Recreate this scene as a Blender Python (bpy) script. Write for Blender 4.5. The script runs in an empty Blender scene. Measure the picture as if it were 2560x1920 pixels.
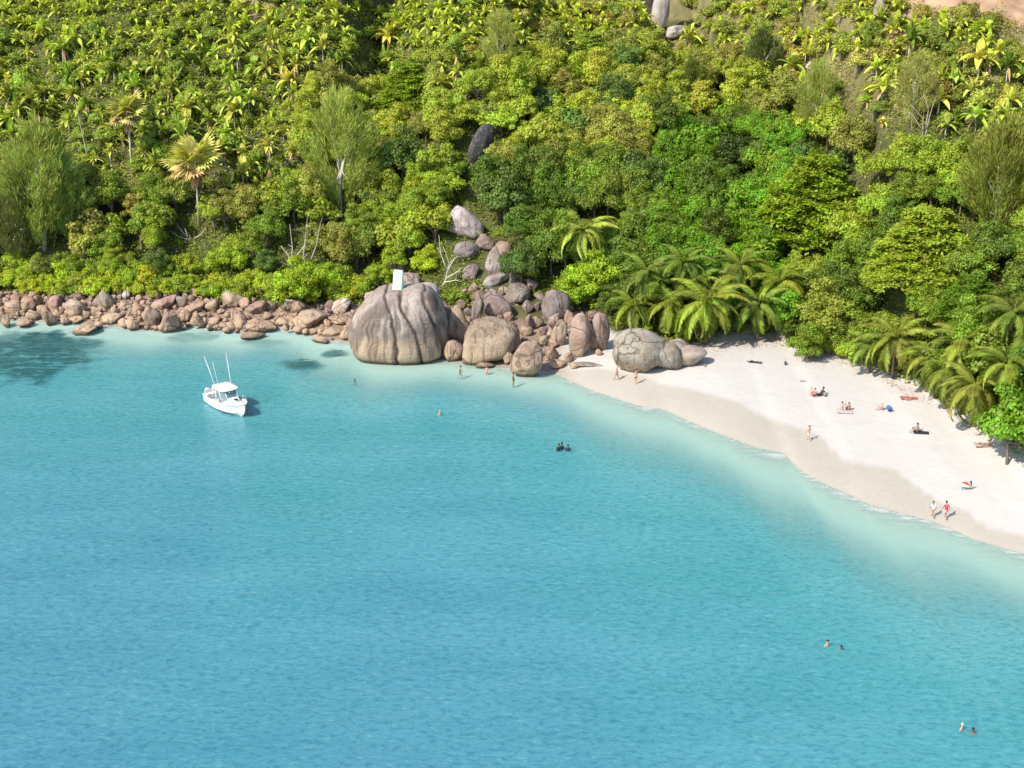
import bpy, math, random
import numpy as np
from mathutils import Vector, Matrix, noise as mn

S = bpy.context.scene
COL = S.collection
R = math.radians
# ------------------------------------------------------------------ camera, world, sun, exposure
PITCH, FPX, CAMH = R(19.0), 3485.0/2560*2212, 55.0         # focal length in 2212-px units
cam = bpy.data.cameras.new('camera'); cam_o = bpy.data.objects.new('camera', cam); COL.objects.link(cam_o)
cam.sensor_width = 36; cam.lens = 3485.0/2560*36; cam.clip_end = 9000; cam.clip_start = 1
cam_o.location = (0, 0, CAMH); cam_o.rotation_euler = (math.pi/2-PITCH, 0, 0)
S.camera = cam_o
W = bpy.data.worlds.new('World'); S.world = W; W.use_nodes = True
SUN_EL, SUN_AZ = R(43), math.atan2(-0.74, -0.68)            # azimuth measured from +Y towards +X
nt = W.node_tree; bg = nt.nodes['Background']
sky = nt.nodes.new('ShaderNodeTexSky'); sky.sky_type = 'NISHITA'; sky.sun_disc = False
sky.sun_elevation = SUN_EL; sky.sun_rotation = SUN_AZ; sky.altitude = 50
nt.links.new(sky.outputs[0], bg.inputs[0]); bg.inputs[1].default_value = 0.15
sun = bpy.data.lights.new('sun', 'SUN'); sun.energy = 4.2; sun.angle = R(0.6); sun.color = (1, .93, .80)
sun_o = bpy.data.objects.new('sun', sun); COL.objects.link(sun_o)
sd = Vector((math.sin(SUN_AZ)*math.cos(SUN_EL), math.cos(SUN_AZ)*math.cos(SUN_EL), math.sin(SUN_EL)))
sun_o.rotation_euler = sd.to_track_quat('Z', 'Y').to_euler(); sun_o.location = sd*300
S.view_settings.view_transform = 'Standard'; S.view_settings.look = 'None'
S.view_settings.gamma = 1; S.view_settings.exposure = 0.75; S.view_settings.use_curve_mapping = False
S.render.engine = 'CYCLES'
S.cycles.max_bounces = 6; S.cycles.transparent_max_bounces = 8

rnd = random.Random(7)
rng = np.random.default_rng(11)

# ------------------------------------------------------------------ geometry of the place
CP, SP = math.cos(PITCH), math.sin(PITCH)
def ray(x, y):
    u = (x-1106)/FPX; v = (y-829.5)/FPX
    return np.array([u, CP - v*SP, -SP - v*CP])
def on_z(x, y, z=0.0):
    d = ray(x, y); t = (z-CAMH)/d[2]
    return d[0]*t, d[1]*t
def project(x, y, z):
    zd = y*CP - (z-CAMH)*SP; up = y*SP + (z-CAMH)*CP
    return 1106+FPX*x/zd, 829.5-FPX*up/zd, FPX/zd          # px, py, px per metre
def P2D(l): return [(a*2212/2560, b*2212/2560) for a, b in l]

water_px = [(-80, 690), (0, 691), (60, 690), (120, 696), (200, 703), (270, 706), (345, 716), (420, 704), (470, 712), (540, 722), (600, 707),
    (660, 718), (700, 733), (760, 740), (820, 776), (900, 780), (960, 775), (1000, 782), (1080, 790), (1130, 800), (1180, 802)] + P2D([
    (1389, 932), (1481, 975), (1597, 1013), (1660, 1023), (1701, 1041), (1762, 1068), (1823, 1092), (1888, 1117), (1965, 1133),
    (2006, 1178), (2067, 1210), (2128, 1236), (2173, 1259), (2349, 1308), (2442, 1350), (2560, 1383)])
veg_px = [(-80, 628), (0, 630), (60, 640), (180, 645), (350, 645), (500, 650), (560, 660), (640, 665), (700, 655), (760, 660), (850, 665),
    (950, 680), (1080, 690), (1200, 700), (1320, 720), (1420, 738), (1530, 752), (1600, 742), (1690, 740), (1720, 768), (1800, 776), (1860, 792),
    (1920, 830), (2000, 858), (2060, 900), (2130, 940), (2212, 1010)]
wet_px = [(-80, 680), (1100, 770), (1200, 790), (1300, 800), (1380, 815)] + P2D([(1660, 962), (1782, 991), (1835, 1007), (1904, 1039), (1953, 1056), (2042, 1088),
    (2108, 1145), (2170, 1160), (2230, 1170), (2311, 1223), (2372, 1259), (2423, 1271), (2460, 1304), (2560, 1330)])
def poly(px, z, ext):
    p = sorted(on_z(a, b, z) for a, b in px)
    p = [(-1500, p[0][1]+60), (-300, p[0][1]+8)] + p
    x0, y0 = p[-1]
    p += [(x0+25, y0-22+ext*.0), (x0+70, y0-75), (x0+140, y0-180), (x0+400, y0-420), (x0+1500, y0-1000)]
    return np.array([q[0] for q in p]), np.array([q[1] for q in p])
WX, WY = poly(water_px, 0.0, 0); VX, VY = poly(veg_px, 2.0, 0); TX, TY = poly(wet_px, .7, 0)
def hashn(ix, iy, seed):
    n = (ix.astype(np.int64)*374761393 + iy.astype(np.int64)*668265263 + seed*974634777) & 0x7fffffff
    n = ((n ^ (n >> 13))*1274126177) & 0x7fffffff
    return ((n ^ (n >> 16)) & 0xffff)/65535.0
def vnoise(x, y, sc, seed=0):
    x = np.asarray(x, float)/sc; y = np.asarray(y, float)/sc
    ix = np.floor(x); iy = np.floor(y); fx = x-ix; fy = y-iy
    fx = fx*fx*(3-2*fx); fy = fy*fy*(3-2*fy)
    a = hashn(ix, iy, seed); b = hashn(ix+1, iy, seed); c = hashn(ix, iy+1, seed); d = hashn(ix+1, iy+1, seed)
    return (a*(1-fx)+b*fx)*(1-fy)+(c*(1-fx)+d*fx)*fy
def fbm(x, y, sc, seed=0): return vnoise(x, y, sc, seed)*.55+vnoise(x, y, sc*.47, seed+1)*.28+vnoise(x, y, sc*.21, seed+2)*.17
def sst(a, b, v):
    t = np.clip((v-a)/(b-a), 0, 1); return t*t*(3-2*t)
reefs = [((95, 765), 135, 60, 1.0), ((20, 735), 60, 22, .6), ((655, 785), 62, 15, 1.0), ((720, 762), 40, 10, .8), ((180, 738), 70, 14, .6), ((420, 726), 60, 10, .35), ((560, 738), 60, 8, .35)]
REEF = []
for (a, b), rx, ry, st in reefs:
    x0, y0 = on_z(a, b); x1, _ = on_z(a+rx, b); _, y1 = on_z(a, b-ry)
    REEF.append((x0, y0, abs(x1-x0), abs(y1-y0), st))
def reef(x, y):
    m = np.zeros_like(np.asarray(x, float))
    for x0, y0, rx, ry, st in REEF:
        d = np.sqrt(((x-x0)/rx)**2+((y-y0)/ry)**2) + (fbm(x, y*.6, 2.4, 40)-.5)*1.3
        m = np.maximum(m, st*(1-sst(.72, 1.0, d)))
    return m
def shore(x):
    ys = np.interp(x, WX, WY); sl = (np.interp(x+6, WX, WY)-np.interp(x-6, WX, WY))/12
    return ys, 1/np.sqrt(1+np.minimum(np.abs(sl), 2.5)**2)
def height(x, y):
    x = np.asarray(x, float); y = np.asarray(y, float)
    ys, c = shore(x); yv = np.interp(x, VX, VY)
    g = (y-ys)*c; w = np.maximum((yv-ys)*c, 1.5); e = (y-yv)*c
    beach = 2.0*np.power(np.clip(g/w, 0, 1), .8)
    rise = np.where(e > 0, 1.0, 0)
    ee = np.maximum(e, 0)
    right = sst(25, 55, x)
    flat = 3+9*right                                           # the slope starts gently behind the beach
    hill = .64*(np.sqrt(ee*ee+flat*flat)-flat)
    hill = np.where(hill > 150, 150+(hill-150)*.15, hill)
    n = (fbm(x, y, 26, 13)-.5)*3.2*sst(5, 30, ee) + (fbm(x, y, 6, 9)-.5)*1.4*sst(1, 10, ee)
    gg = np.maximum(-g, 0)
    sea = -(.045*gg + .0012*gg*gg*np.exp(-gg/60)) ; sea = np.maximum(sea, -9) - .03*np.minimum(gg, 1)
    h = np.where(g > 0, beach+hill+n, sea)
    return h
def reach(px, py, hc=0.0):
    """where the sight line through a picture point is hc above the ground"""
    d = ray(px, py); t = np.arange(60, 420, .25)
    x = d[0]*t; y = d[1]*t; z = CAMH+d[2]*t
    hh = np.maximum(height(x, y), 0.0)
    k = np.argmax(z-hh-hc < 0)
    return float(x[k]), float(y[k]), float(hh[k])

# ------------------------------------------------------------------ object helpers
def tag(o, label=None, cat=None, group=None, kind=None):
    if label: o['label'] = label
    if cat: o['category'] = cat
    if group: o['group'] = group
    if kind: o['kind'] = kind
    return o
def link(o, parent=None):
    COL.objects.link(o)
    if parent: o.parent = parent
    return o
def ob(name, me, parent=None, color=None):
    o = bpy.data.objects.new(name, me); link(o, parent)
    if color: o.color = (*color, 1)
    return o
def empty(name, loc=(0, 0, 0), rz=0, sc=1):
    o = bpy.data.objects.new(name, None); o.empty_display_size = .3
    o.location = loc; o.rotation_euler = (0, 0, rz); o.scale = (sc,)*3 if not isinstance(sc, tuple) else sc
    return link(o)
def copy_tree(o, parent=None):
    c = o.copy(); link(c); c.parent = parent
    for ch in KIDS.get(o.name, []): copy_tree(ch, c)
    return c
KIDS = {}
def reg(root):
    KIDS[root.name] = [c for c in bpy.data.objects if c.parent == root]
    return root
def quads(name, V, mat, smooth=False, nrm=None):
    V = np.asarray(V, np.float32); n = V.shape[0]
    me = bpy.data.meshes.new(name); me.vertices.add(n*4); me.loops.add(n*4); me.polygons.add(n)
    me.vertices.foreach_set('co', V.reshape(-1)); me.loops.foreach_set('vertex_index', np.arange(n*4, dtype=np.int32))
    me.polygons.foreach_set('loop_start', np.arange(0, n*4, 4, dtype=np.int32)); me.polygons.foreach_set('loop_total', np.full(n, 4, np.int32))
    me.materials.append(mat); me.update(calc_edges=True); return me
def pymesh(name, v, f, mat, smooth=True):
    me = bpy.data.meshes.new(name); me.from_pydata([tuple(map(float, p)) for p in v], [], f)
    if mat: me.materials.append(mat)
    if smooth: me.polygons.foreach_set('use_smooth', [True]*len(me.polygons))
    me.update(); return me
class MB:
    def __init__(s): s.v = []; s.f = []
    def add(s, v, f):
        b = len(s.v); s.v += [tuple(p) for p in v]; s.f += [tuple(i+b for i in q) for q in f]
    def box(s, c, d, rot=None, taper=1.0):
        M = rot or Matrix.Identity(3); c = Vector(c); v = []
        for z in (-.5, .5):
            k = taper if z > 0 else 1
            for x, y in ((-.5, -.5), (.5, -.5), (.5, .5), (-.5, .5)): v.append(c+M@Vector((x*d[0]*k, y*d[1]*k, z*d[2])))
        s.add(v, [(3, 2, 1, 0), (4, 5, 6, 7), (0, 1, 5, 4), (1, 2, 6, 5), (2, 3, 7, 6), (3, 0, 4, 7)])
    def tube(s, pts, rad, n=7, cap=True):
        pts = [Vector(p) for p in pts]; rings = []
        for i, p in enumerate(pts):
            t = (pts[min(i+1, len(pts)-1)]-pts[max(i-1, 0)])
            t = t.normalized() if t.length > 1e-6 else Vector((0, 0, 1))
            a = t.cross(Vector((.31, .95, .07)));  a = a.normalized() if a.length > 1e-3 else t.cross(Vector((1, 0, 0))).normalized()
            b = t.cross(a); r = rad[i] if hasattr(rad, '__len__') else rad
            rings.append([p+(a*math.cos(q)+b*math.sin(q))*r for q in (2*math.pi*k/n for k in range(n))])
        v = [q for r_ in rings for q in r_]; f = []
        for i in range(len(rings)-1):
            for k in range(n):
                f.append((i*n+k, i*n+(k+1) % n, (i+1)*n+(k+1) % n, (i+1)*n+k))
        if cap: f.append(tuple(range(n))[::-1]); f.append(tuple((len(rings)-1)*n+k for k in range(n)))
        s.add(v, f)
    def mesh(s, name, mat, smooth=True): return pymesh(name, s.v, s.f, mat, smooth)

# ------------------------------------------------------------------ materials
def M(name):
    m = bpy.data.materials.new(name); m.use_nodes = True; t = m.node_tree
    b = t.nodes['Principled BSDF']; return m, t, b
def N(t, typ, **kw):
    n = t.nodes.new(typ)
    for k, v in kw.items(): setattr(n, k, v)
    return n
def mixc(t, fac, a, b, mode='MIX'):
    n = N(t, 'ShaderNodeMix', data_type='RGBA', blend_type=mode)
    for s, v in ((n.inputs[0], fac), (n.inputs[6], a), (n.inputs[7], b)):
        if isinstance(v, bpy.types.NodeSocket): t.links.new(v, s)
        elif isinstance(v, (int, float)): s.default_value = v
        else: s.default_value = (*v, 1)
    return n.outputs[2]
def math_(t, op, a, b=None, c=None, clamp=False):
    n = N(t, 'ShaderNodeMath', operation=op, use_clamp=clamp)
    for i, v in enumerate((a, b, c)):
        if v is None: continue
        if isinstance(v, bpy.types.NodeSocket): t.links.new(v, n.inputs[i])
        else: n.inputs[i].default_value = v
    return n.outputs[0]
def mrange(t, v, a, b, c=0.0, d=1.0, smooth=False):
    n = N(t, 'ShaderNodeMapRange'); t.links.new(v, n.inputs[0])
    if smooth: n.interpolation_type = 'SMOOTHSTEP'
    for i, q in enumerate((a, b, c, d)): n.inputs[i+1].default_value = q
    return n.outputs[0]
def nz(t, vec, scale, detail=4, rough=.55, dist=0):
    n = N(t, 'ShaderNodeTexNoise'); n.inputs['Scale'].default_value = scale; n.inputs['Detail'].default_value = detail
    n.inputs['Roughness'].default_value = rough; n.inputs['Distortion'].default_value = dist
    if vec is not None: t.links.new(vec, n.inputs['Vector'])
    return n.outputs['Fac']
def mapping(t, vec, scale, rot=(0, 0, 0)):
    n = N(t, 'ShaderNodeMapping'); t.links.new(vec, n.inputs[0]); n.inputs['Scale'].default_value = scale; n.inputs['Rotation'].default_value = rot
    return n.outputs[0]
def bump(t, b, h, strength, dist):
    n = N(t, 'ShaderNodeBump'); n.inputs['Strength'].default_value = strength; n.inputs['Distance'].default_value = dist
    t.links.new(h, n.inputs['Height']); t.links.new(n.outputs[0], b.inputs['Normal']); return n
def pos(t): return N(t, 'ShaderNodeNewGeometry').outputs['Position']
def simple(name, col, rough=.5, metal=0, var=.06, sc=3):
    m, t, b = M(name); tc = N(t, 'ShaderNodeTexCoord').outputs['Object']
    f = mrange(t, nz(t, tc, sc), .3, .7)
    t.links.new(mixc(t, f, tuple(c*(1-var) for c in col), tuple(min(1, c*(1+var)) for c in col)), b.inputs['Base Color'])
    b.inputs['Roughness'].default_value = rough; b.inputs['Metallic'].default_value = metal; return m

def leaf_material(name, trans=.38, gloss=.5, spread=.24):
    m, t, b = M(name)
    oi = N(t, 'ShaderNodeObjectInfo'); ge = N(t, 'ShaderNodeNewGeometry'); tc = N(t, 'ShaderNodeTexCoord').outputs['Object']
    hsv = N(t, 'ShaderNodeHueSaturation'); t.links.new(oi.outputs['Color'], hsv.inputs['Color'])
    cl = nz(t, tc, .55, 2)
    t.links.new(math_(t, 'ADD', mrange(t, ge.outputs['Random Per Island'], 0, 1, .475, .51), mrange(t, cl, .3, .7, -.012, .016)), hsv.inputs['Hue'])
    v = math_(t, 'MULTIPLY', mrange(t, ge.outputs['Random Per Island'], 0, 1, (1-spread)*1.12, (1+spread)*1.12), mrange(t, cl, .3, .7, .72, 1.3))
    t.links.new(v, hsv.inputs['Value'])
    hsv.inputs['Saturation'].default_value = 1.0
    t.links.new(hsv.outputs[0], b.inputs['Base Color']); b.inputs['Roughness'].default_value = gloss
    b.inputs['Specular IOR Level'].default_value = .35
    tr = N(t, 'ShaderNodeBsdfTranslucent'); t.links.new(mixc(t, .6, hsv.outputs[0], (.9, 1.0, .2), 'MULTIPLY'), tr.inputs[0])
    mx = N(t, 'ShaderNodeMixShader'); mx.inputs[0].default_value = trans
    t.links.new(b.outputs[0], mx.inputs[1]); t.links.new(tr.outputs[0], mx.inputs[2])
    t.links.new(mx.outputs[0], t.nodes['Material Output'].inputs[0]); return m
LEAF = leaf_material('leaf'); NEEDLE = leaf_material('needle_leaf', .35, .6, .25); FROND = leaf_material('frond', .25, .4, .35)
BARK = simple('bark', (.16, .12, .09), .85, 0, .35, 6); PALEBARK = simple('pale_bark', (.42, .38, .32), .8, 0, .3, 5)
DEADWOOD = simple('dead_wood', (.50, .45, .38), .8, 0, .2, 6)
DRY = simple('dry_frond', (.42, .26, .11), .8, 0, .35, 5)

# granite: object colour above, tan tide band below, dark run-off streaks
def granite(name, streak=.5, band=True, attr=False, lift=0.0):
    m, t, b = M(name); oi = N(t, 'ShaderNodeObjectInfo'); p = pos(t); tc = N(t, 'ShaderNodeTexCoord').outputs['Object']
    rough1 = nz(t, p, .45, 5, .6); fine = nz(t, p, 3.2, 5, .65); sp = nz(t, p, 14, 2, .6)
    base = mixc(t, mrange(t, rough1, .35, .65), mixc(t, 1.0, oi.outputs['Color'], (.62, .55, .50), 'MULTIPLY'), oi.outputs['Color'])
    base = mixc(t, mrange(t, fine, .52, .7, 0, .45), base, (.44, .39, .35))
    base = mixc(t, mrange(t, sp, .55, .75, 0, .35), base, (.12, .10, .10))
    if band:
        z = N(t, 'ShaderNodeSeparateXYZ'); t.links.new(p, z.inputs[0])
        zz = math_(t, 'ADD', z.outputs[2], math_(t, 'MULTIPLY', math_(t, 'SUBTRACT', nz(t, mapping(t, p, (1, 1, .25)), .5, 4), .5), 3.2))
        base = mixc(t, mrange(t, zz, 3.2+lift, .9+lift, 0, .75, True), base, (.40, .295, .20) if lift else (.37, .265, .18))
        base = mixc(t, mrange(t, z.outputs[2], .65, .15, 0, .9, True), base, (.07, .055, .035))
    st = nz(t, mapping(t, p, (1.5, 1.5, .09)), 1.0, 5, .68, .4)
    base = mixc(t, mrange(t, st, .53, .62, 0, streak, True), base, (.075, .06, .055))
    vo = N(t, 'ShaderNodeTexVoronoi', feature='DISTANCE_TO_EDGE'); vo.inputs['Scale'].default_value = .15
    dv = N(t, 'ShaderNodeVectorMath', operation='ADD'); t.links.new(p, dv.inputs[0]); nn_ = N(t, 'ShaderNodeTexNoise'); nn_.inputs['Scale'].default_value = .8; t.links.new(p, nn_.inputs['Vector'])
    sv = N(t, 'ShaderNodeVectorMath', operation='SCALE'); sv.inputs['Scale'].default_value = .8; t.links.new(nn_.outputs['Color'], sv.inputs[0]); t.links.new(sv.outputs[0], dv.inputs[1]); t.links.new(dv.outputs[0], vo.inputs['Vector'])
    crack = mrange(t, vo.outputs['Distance'], .002, .012, 1, 0, True)
    if not attr: base = mixc(t, math_(t, 'MULTIPLY', crack, .55 if band else .3), base, (.06, .045, .04))
    if attr:
        a = N(t, 'ShaderNodeAttribute', attribute_name='stain')
        base = mixc(t, math_(t, 'MULTIPLY', a.outputs['Fac'], mrange(t, fine, .25, .6, .85, 1.0)), base, (.04, .026, .024))
    t.links.new(base, b.inputs['Base Color']); b.inputs['Roughness'].default_value = .85; b.inputs['Specular IOR Level'].default_value = .2
    h = math_(t, 'ADD', math_(t, 'MULTIPLY', fine, .5), math_(t, 'MULTIPLY', rough1, 1.0))
    h = math_(t, 'SUBTRACT', h, math_(t, 'MULTIPLY', crack, 0.0 if attr else .5))
    bump(t, b, h, .7, .35); return m
GRANITE = granite('granite', .72); GRANITE_BIG = granite('fluted_granite', .40, True, True, 1.3); GRANITE_ROUND = granite('weathered_granite', .35, False); GRANITE_HILL = granite('hill_granite', .6, False)

# ------------------------------------------------------------------ ground (terrain, beach and sea bed in one sheet)
def axis(segs):
    a = []
    for s, e, st in segs: a += list(np.arange(s, e, st))
    return np.array(a+[segs[-1][1]])
gx = axis([(-1400, -300, 100), (-300, -110, 10), (-110, 110, .62), (110, 300, 10), (300, 1400, 100)])
gy = axis([(-1500, -200, 100), (-200, 60, 10), (60, 100, 2), (100, 200, .5), (200, 290, 1.1), (290, 420, 8), (420, 1500, 60)])
XX, YY = np.meshgrid(gx, gy, indexing='xy'); HH = height(XX, YY)
nx, ny = len(gx), len(gy)
fine_rip = (fbm(XX, YY, 1.6, 60)-.5)*.07
HH2 = HH + fine_rip*sst(.3, 1, HH)
ys_, c_ = shore(XX); G_ = (YY-ys_)*c_; E_ = (YY-np.interp(XX, VX, VY))*c_; T_ = (YY-np.interp(XX, TX, TY))*c_
n1 = fbm(XX, YY, 9, 20)[..., None]; n2 = fbm(XX, YY, 2.0, 25)[..., None]
sand = np.array([.455, .428, .402]); wet = np.array([.37, .335, .29]); bed = np.array([.47, .455, .40])
soil = np.array([.09, .075, .04]); litter = np.array([.06, .08, .02]); earth = np.array([.36, .23, .15]); dry = np.array([.17, .15, .07]); rockfloor = np.array([.22, .155, .115])
dpx, dpy, _ = project(XX, np.maximum(YY, 30), HH)
col = sand*(.96+.06*n1)*(.985+.03*n2)
wm = (1-sst(-.6, .5, T_+(n2[..., 0]-.5)*.7))[..., None]
col = col*(1-wm) + (wet*(.94+.12*n1))*wm
rk = (1-sst(3, 9, XX))[..., None]*sst(-1, .5, G_)[..., None]; col = col*(1-rk)+rockfloor*(.8+.4*n2)*rk
bm = (1-sst(-5, -.1, G_))[..., None]; col = col*(1-bm) + bed*bm
rf = reef(XX, YY)[..., None]; col = col*(1-rf*.9) + np.array([.03, .10, .085])*rf*.9
hillc = soil*(1-n1)+litter*n1
dm = (sst(.42, .6, fbm(XX, YY, 7, 77)+.1*n2[..., 0]) * sst(330, 150, dpy) * sst(950, 1200, dpx))[..., None]
hillc = hillc*(1-dm) + dry*(.7+.6*n2)*dm
def blob(cx, cy, rx, ry):
    d = ((dpx-cx)/rx)**2+((dpy-cy)/ry)**2 + (fbm(XX, YY, 4, 91)-.5)*1.2
    return 1-sst(.6, 1.1, d)
em = np.maximum.reduce([blob(2130, -14, 200, 58), blob(2210, 20, 60, 50), blob(1390, 40, 26, 60), blob(1960, 60, 50, 50), blob(560, 5, 40, 35)])[..., None]
hillc = (hillc*(1-em)+earth*(.75+.5*n2)*em)*(.55+.9*fbm(XX, YY, 1.3, 33)[..., None])
vm = sst(-.6, 1.6, E_+(n2[..., 0]-.5)*2.5-3.2*sst(20, 32, XX))[..., None]; col = col*(1-vm)+hillc*vm
idx = np.arange(nx*ny).reshape(ny, nx)
F = np.stack([idx[:-1, :-1], idx[:-1, 1:], idx[1:, 1:], idx[1:, :-1]], -1).reshape(-1, 4)
def grid_mesh(name, X, Y, Z, F, mat):
    me = bpy.data.meshes.new(name); n = X.size; me.vertices.add(n); me.loops.add(F.size); me.polygons.add(len(F))
    me.vertices.foreach_set('co', np.stack([X, Y, Z], -1).astype(np.float32).reshape(-1)); me.loops.foreach_set('vertex_index', F.astype(np.int32).reshape(-1))
    me.polygons.foreach_set('loop_start', np.arange(0, F.size, 4, dtype=np.int32)); me.polygons.foreach_set('loop_total', np.full(len(F), 4, np.int32))
    me.polygons.foreach_set('use_smooth', np.ones(len(F), bool)); me.materials.append(mat); me.update(calc_edges=True); return me
GM, t, b = M('ground')
at = N(t, 'ShaderNodeAttribute', attribute_name='surface'); p = pos(t)
f = mrange(t, nz(t, p, 1.2, 6, .6), .3, .7, .965, 1.03); g2 = N(t, 'ShaderNodeVectorMath', operation='SCALE')
t.links.new(at.outputs['Color'], g2.inputs[0]); t.links.new(f, g2.inputs['Scale']); t.links.new(g2.outputs[0], b.inputs['Base Color'])
b.inputs['Roughness'].default_value = .9; b.inputs['Specular IOR Level'].default_value = .15
bump(t, b, math_(t, 'ADD', nz(t, p, 1.5, 6, .6), math_(t, 'MULTIPLY', nz(t, p, .4, 3), 1.5)), .28, .15)
gme = grid_mesh('ground', XX, YY, HH2, F, GM)
ca = gme.color_attributes.new('surface', 'FLOAT_COLOR', 'POINT')
ca.data.foreach_set('color', np.concatenate([np.clip(col, 0, 1), np.ones((ny, nx, 1))], -1).astype(np.float32).reshape(-1))
tag(ob('ground', gme), kind='structure')

# ------------------------------------------------------------------ water
wx = axis([(-3500, -300, 200), (-300, -90, 12), (-90, 90, .9), (90, 300, 12), (300, 3500, 200)])
wy = axis([(-4000, -200, 200), (-200, 70, 12), (70, 195, .8), (195, 260, 10), (260, 400, 40)])
wX, wY = np.meshgrid(wx, wy, indexing='xy'); wi = np.arange(wX.size).reshape(len(wy), len(wx))
wF = np.stack([wi[:-1, :-1], wi[:-1, 1:], wi[1:, 1:], wi[1:, :-1]], -1).reshape(-1, 4)
swell = (fbm(wX*.5, wY, 7, 5)-.5)*.06*sst(2, 12, -(wY-np.interp(wX, WX, WY)))
WM, t, b = M('sea_water')
p = pos(t); dep = N(t, 'ShaderNodeAttribute', attribute_name='depth').outputs['Fac']; gd = N(t, 'ShaderNodeAttribute', attribute_name='offshore').outputs['Fac']
wob = math_(t, 'MULTIPLY', math_(t, 'SUBTRACT', nz(t, mapping(t, p, (.5, 1, 1)), .05, 4, .6), .5), 15)
gd2 = math_(t, 'ADD', gd, wob)
cr = N(t, 'ShaderNodeValToRGB'); t.links.new(mrange(t, gd2, 0, 100), cr.inputs[0])
e = cr.color_ramp.elements
e[0].position = 0; e[0].color = (.34, .47, .43, 1); e[1].position = 1; e[1].color = (.058, .205, .275, 1)
for q, c in ((.03, (.20, .385, .37)), (.08, (.115, .32, .325)), (.22, (.052, .250, .272)), (.60, (.053, .215, .275))):
    k = cr.color_ramp.elements.new(q); k.color = (*c, 1)
# pale sheen of ruffled streaks, painted into the body colour
wind_sheen = mrange(t, nz(t, mapping(t, p, (.35, 1, 1), (0, 0, .25)), .12, 4, .6), .35, .65)
body = mixc(t, math_(t, 'MULTIPLY', wind_sheen, .26), cr.outputs[0], (.13, .34, .41))
rip = nz(t, mapping(t, p, (.60, .95, 1), (0, 0, .12)), 2.3, 4, .68, .5)
rip2 = nz(t, mapping(t, p, (.6, 1.0, 1), (0, 0, -.15)), .45, 3, .55, .3)
body = mixc(t, mrange(t, rip, .48, .66, 0, .68, True), body, mixc(t, 1.0, body, (.42, .66, .74), 'MULTIPLY'))  # shaded sides of ripples painted as darker flecks in the body colour
rfa = N(t, 'ShaderNodeAttribute', attribute_name='reef').outputs['Fac']
rfn = mrange(t, nz(t, mapping(t, p, (.45, 1, 1)), .9, 5, .7), .34, .52)
body = mixc(t, math_(t, 'MULTIPLY', rfa, rfn), body, (.008, .085, .10))
body = mixc(t, mrange(t, rip, .46, .30, 0, .13, True), body, (.33, .56, .62))  # bright wavelets: ripple highlights painted into the body colour
fo = math_(t, 'MULTIPLY', mrange(t, dep, .17, .03, 0, .65, True), mrange(t, nz(t, mapping(t, p, (.4, 1, 1)), .5, 5, .75), .43, .56, 0, 1, True))
body = mixc(t, fo, body, (.85, .86, .84))
b.inputs['Subsurface Weight'].default_value = .6; b.inputs['Subsurface Radius'].default_value = (.6, 1.6, 1.9); b.inputs['Subsurface Scale'].default_value = 2.5
t.links.new(body, b.inputs['Base Color']); b.inputs['Roughness'].default_value = .10; b.inputs['IOR'].default_value = 1.33
h = math_(t, 'ADD', math_(t, 'MULTIPLY', rip, .35), math_(t, 'MULTIPLY', rip2, .5))
bump(t, b, h, 1.0, .24)
tr = N(t, 'ShaderNodeBsdfTransparent'); tr.inputs[0].default_value = (.80, .97, .96, 1)
al = math_(t, 'MAXIMUM', math_(t, 'MAXIMUM', mrange(t, dep, -.05, 1.05, .0, .96, True), math_(t, 'MULTIPLY', mrange(t, rfa, .1, .8, 0, .9), rfn)), fo)
mx = N(t, 'ShaderNodeMixShader'); t.links.new(al, mx.inputs[0]); t.links.new(tr.outputs[0], mx.inputs[1]); t.links.new(b.outputs[0], mx.inputs[2])
t.links.new(mx.outputs[0], t.nodes['Material Output'].inputs[0])
wme = grid_mesh('sea_water', wX, wY, swell, wF, WM)
wh = -height(wX, wY); ys_, c_ = shore(wX); off = np.maximum(-(wY-ys_)*c_, 0)
rfw = reef(wX, wY)
for nm, arr in (('depth', np.clip(wh, 0, 9)), ('offshore', off), ('reef', rfw)):
    a = wme.attributes.new(nm, 'FLOAT', 'POINT'); a.data.foreach_set('value', arr.astype(np.float32).reshape(-1))
tag(ob('sea_water', wme), kind='structure')

# ------------------------------------------------------------------ labels by landmark
LM = [('the tall grey rock slab', 1425, 50), ('the left tall fan palm', 278, 300), ('the larger tall fan palm', 420, 400),
      ('the large feathery pale tree', 735, 320), ('the feathery tree at the left edge', 80, 400), ('the leafless bleached tree', 640, 540),
      ('the pale round boulder in the forest', 1003, 490), ('the shadow-painted rock hollow on the slope', 1035, 325), ('the white board', 857, 612),
      ('the yellowish coconut palm', 1262, 500), ('the largest coconut palm', 1528, 650), ('the big tiered tree', 1750, 430),
      ('the second tiered tree', 1990, 520), ('the bare orange earth', 2130, 10), ('the pale leafless slope tree', 1990, 250),
      ('the overhanging glossy tree', 2180, 930), ('the upper left corner', 0, 0), ('the olive-leaved beach tree', 1780, 680), ('the anchored white boat', 490, 860)]
def where(x, y):
    n, lx, ly = min(LM, key=lambda q: (q[1]-x)**2+((q[2]-y)*1.3)**2)
    dx, dy = x-lx, y-ly; d = math.hypot(dx, dy)
    far = 'just ' if d < 55 else ('' if d < 120 else 'well ')
    if abs(dx) > 2.2*abs(dy): s = 'left of' if dx < 0 else 'right of'
    elif abs(dy) > 2.2*abs(dx): s = 'above' if dy < 0 else 'below'
    else: s = ('above' if dy < 0 else 'below')+' and '+('left of' if dx < 0 else 'right of')
    return f'{far}{s} {n}'

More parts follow.
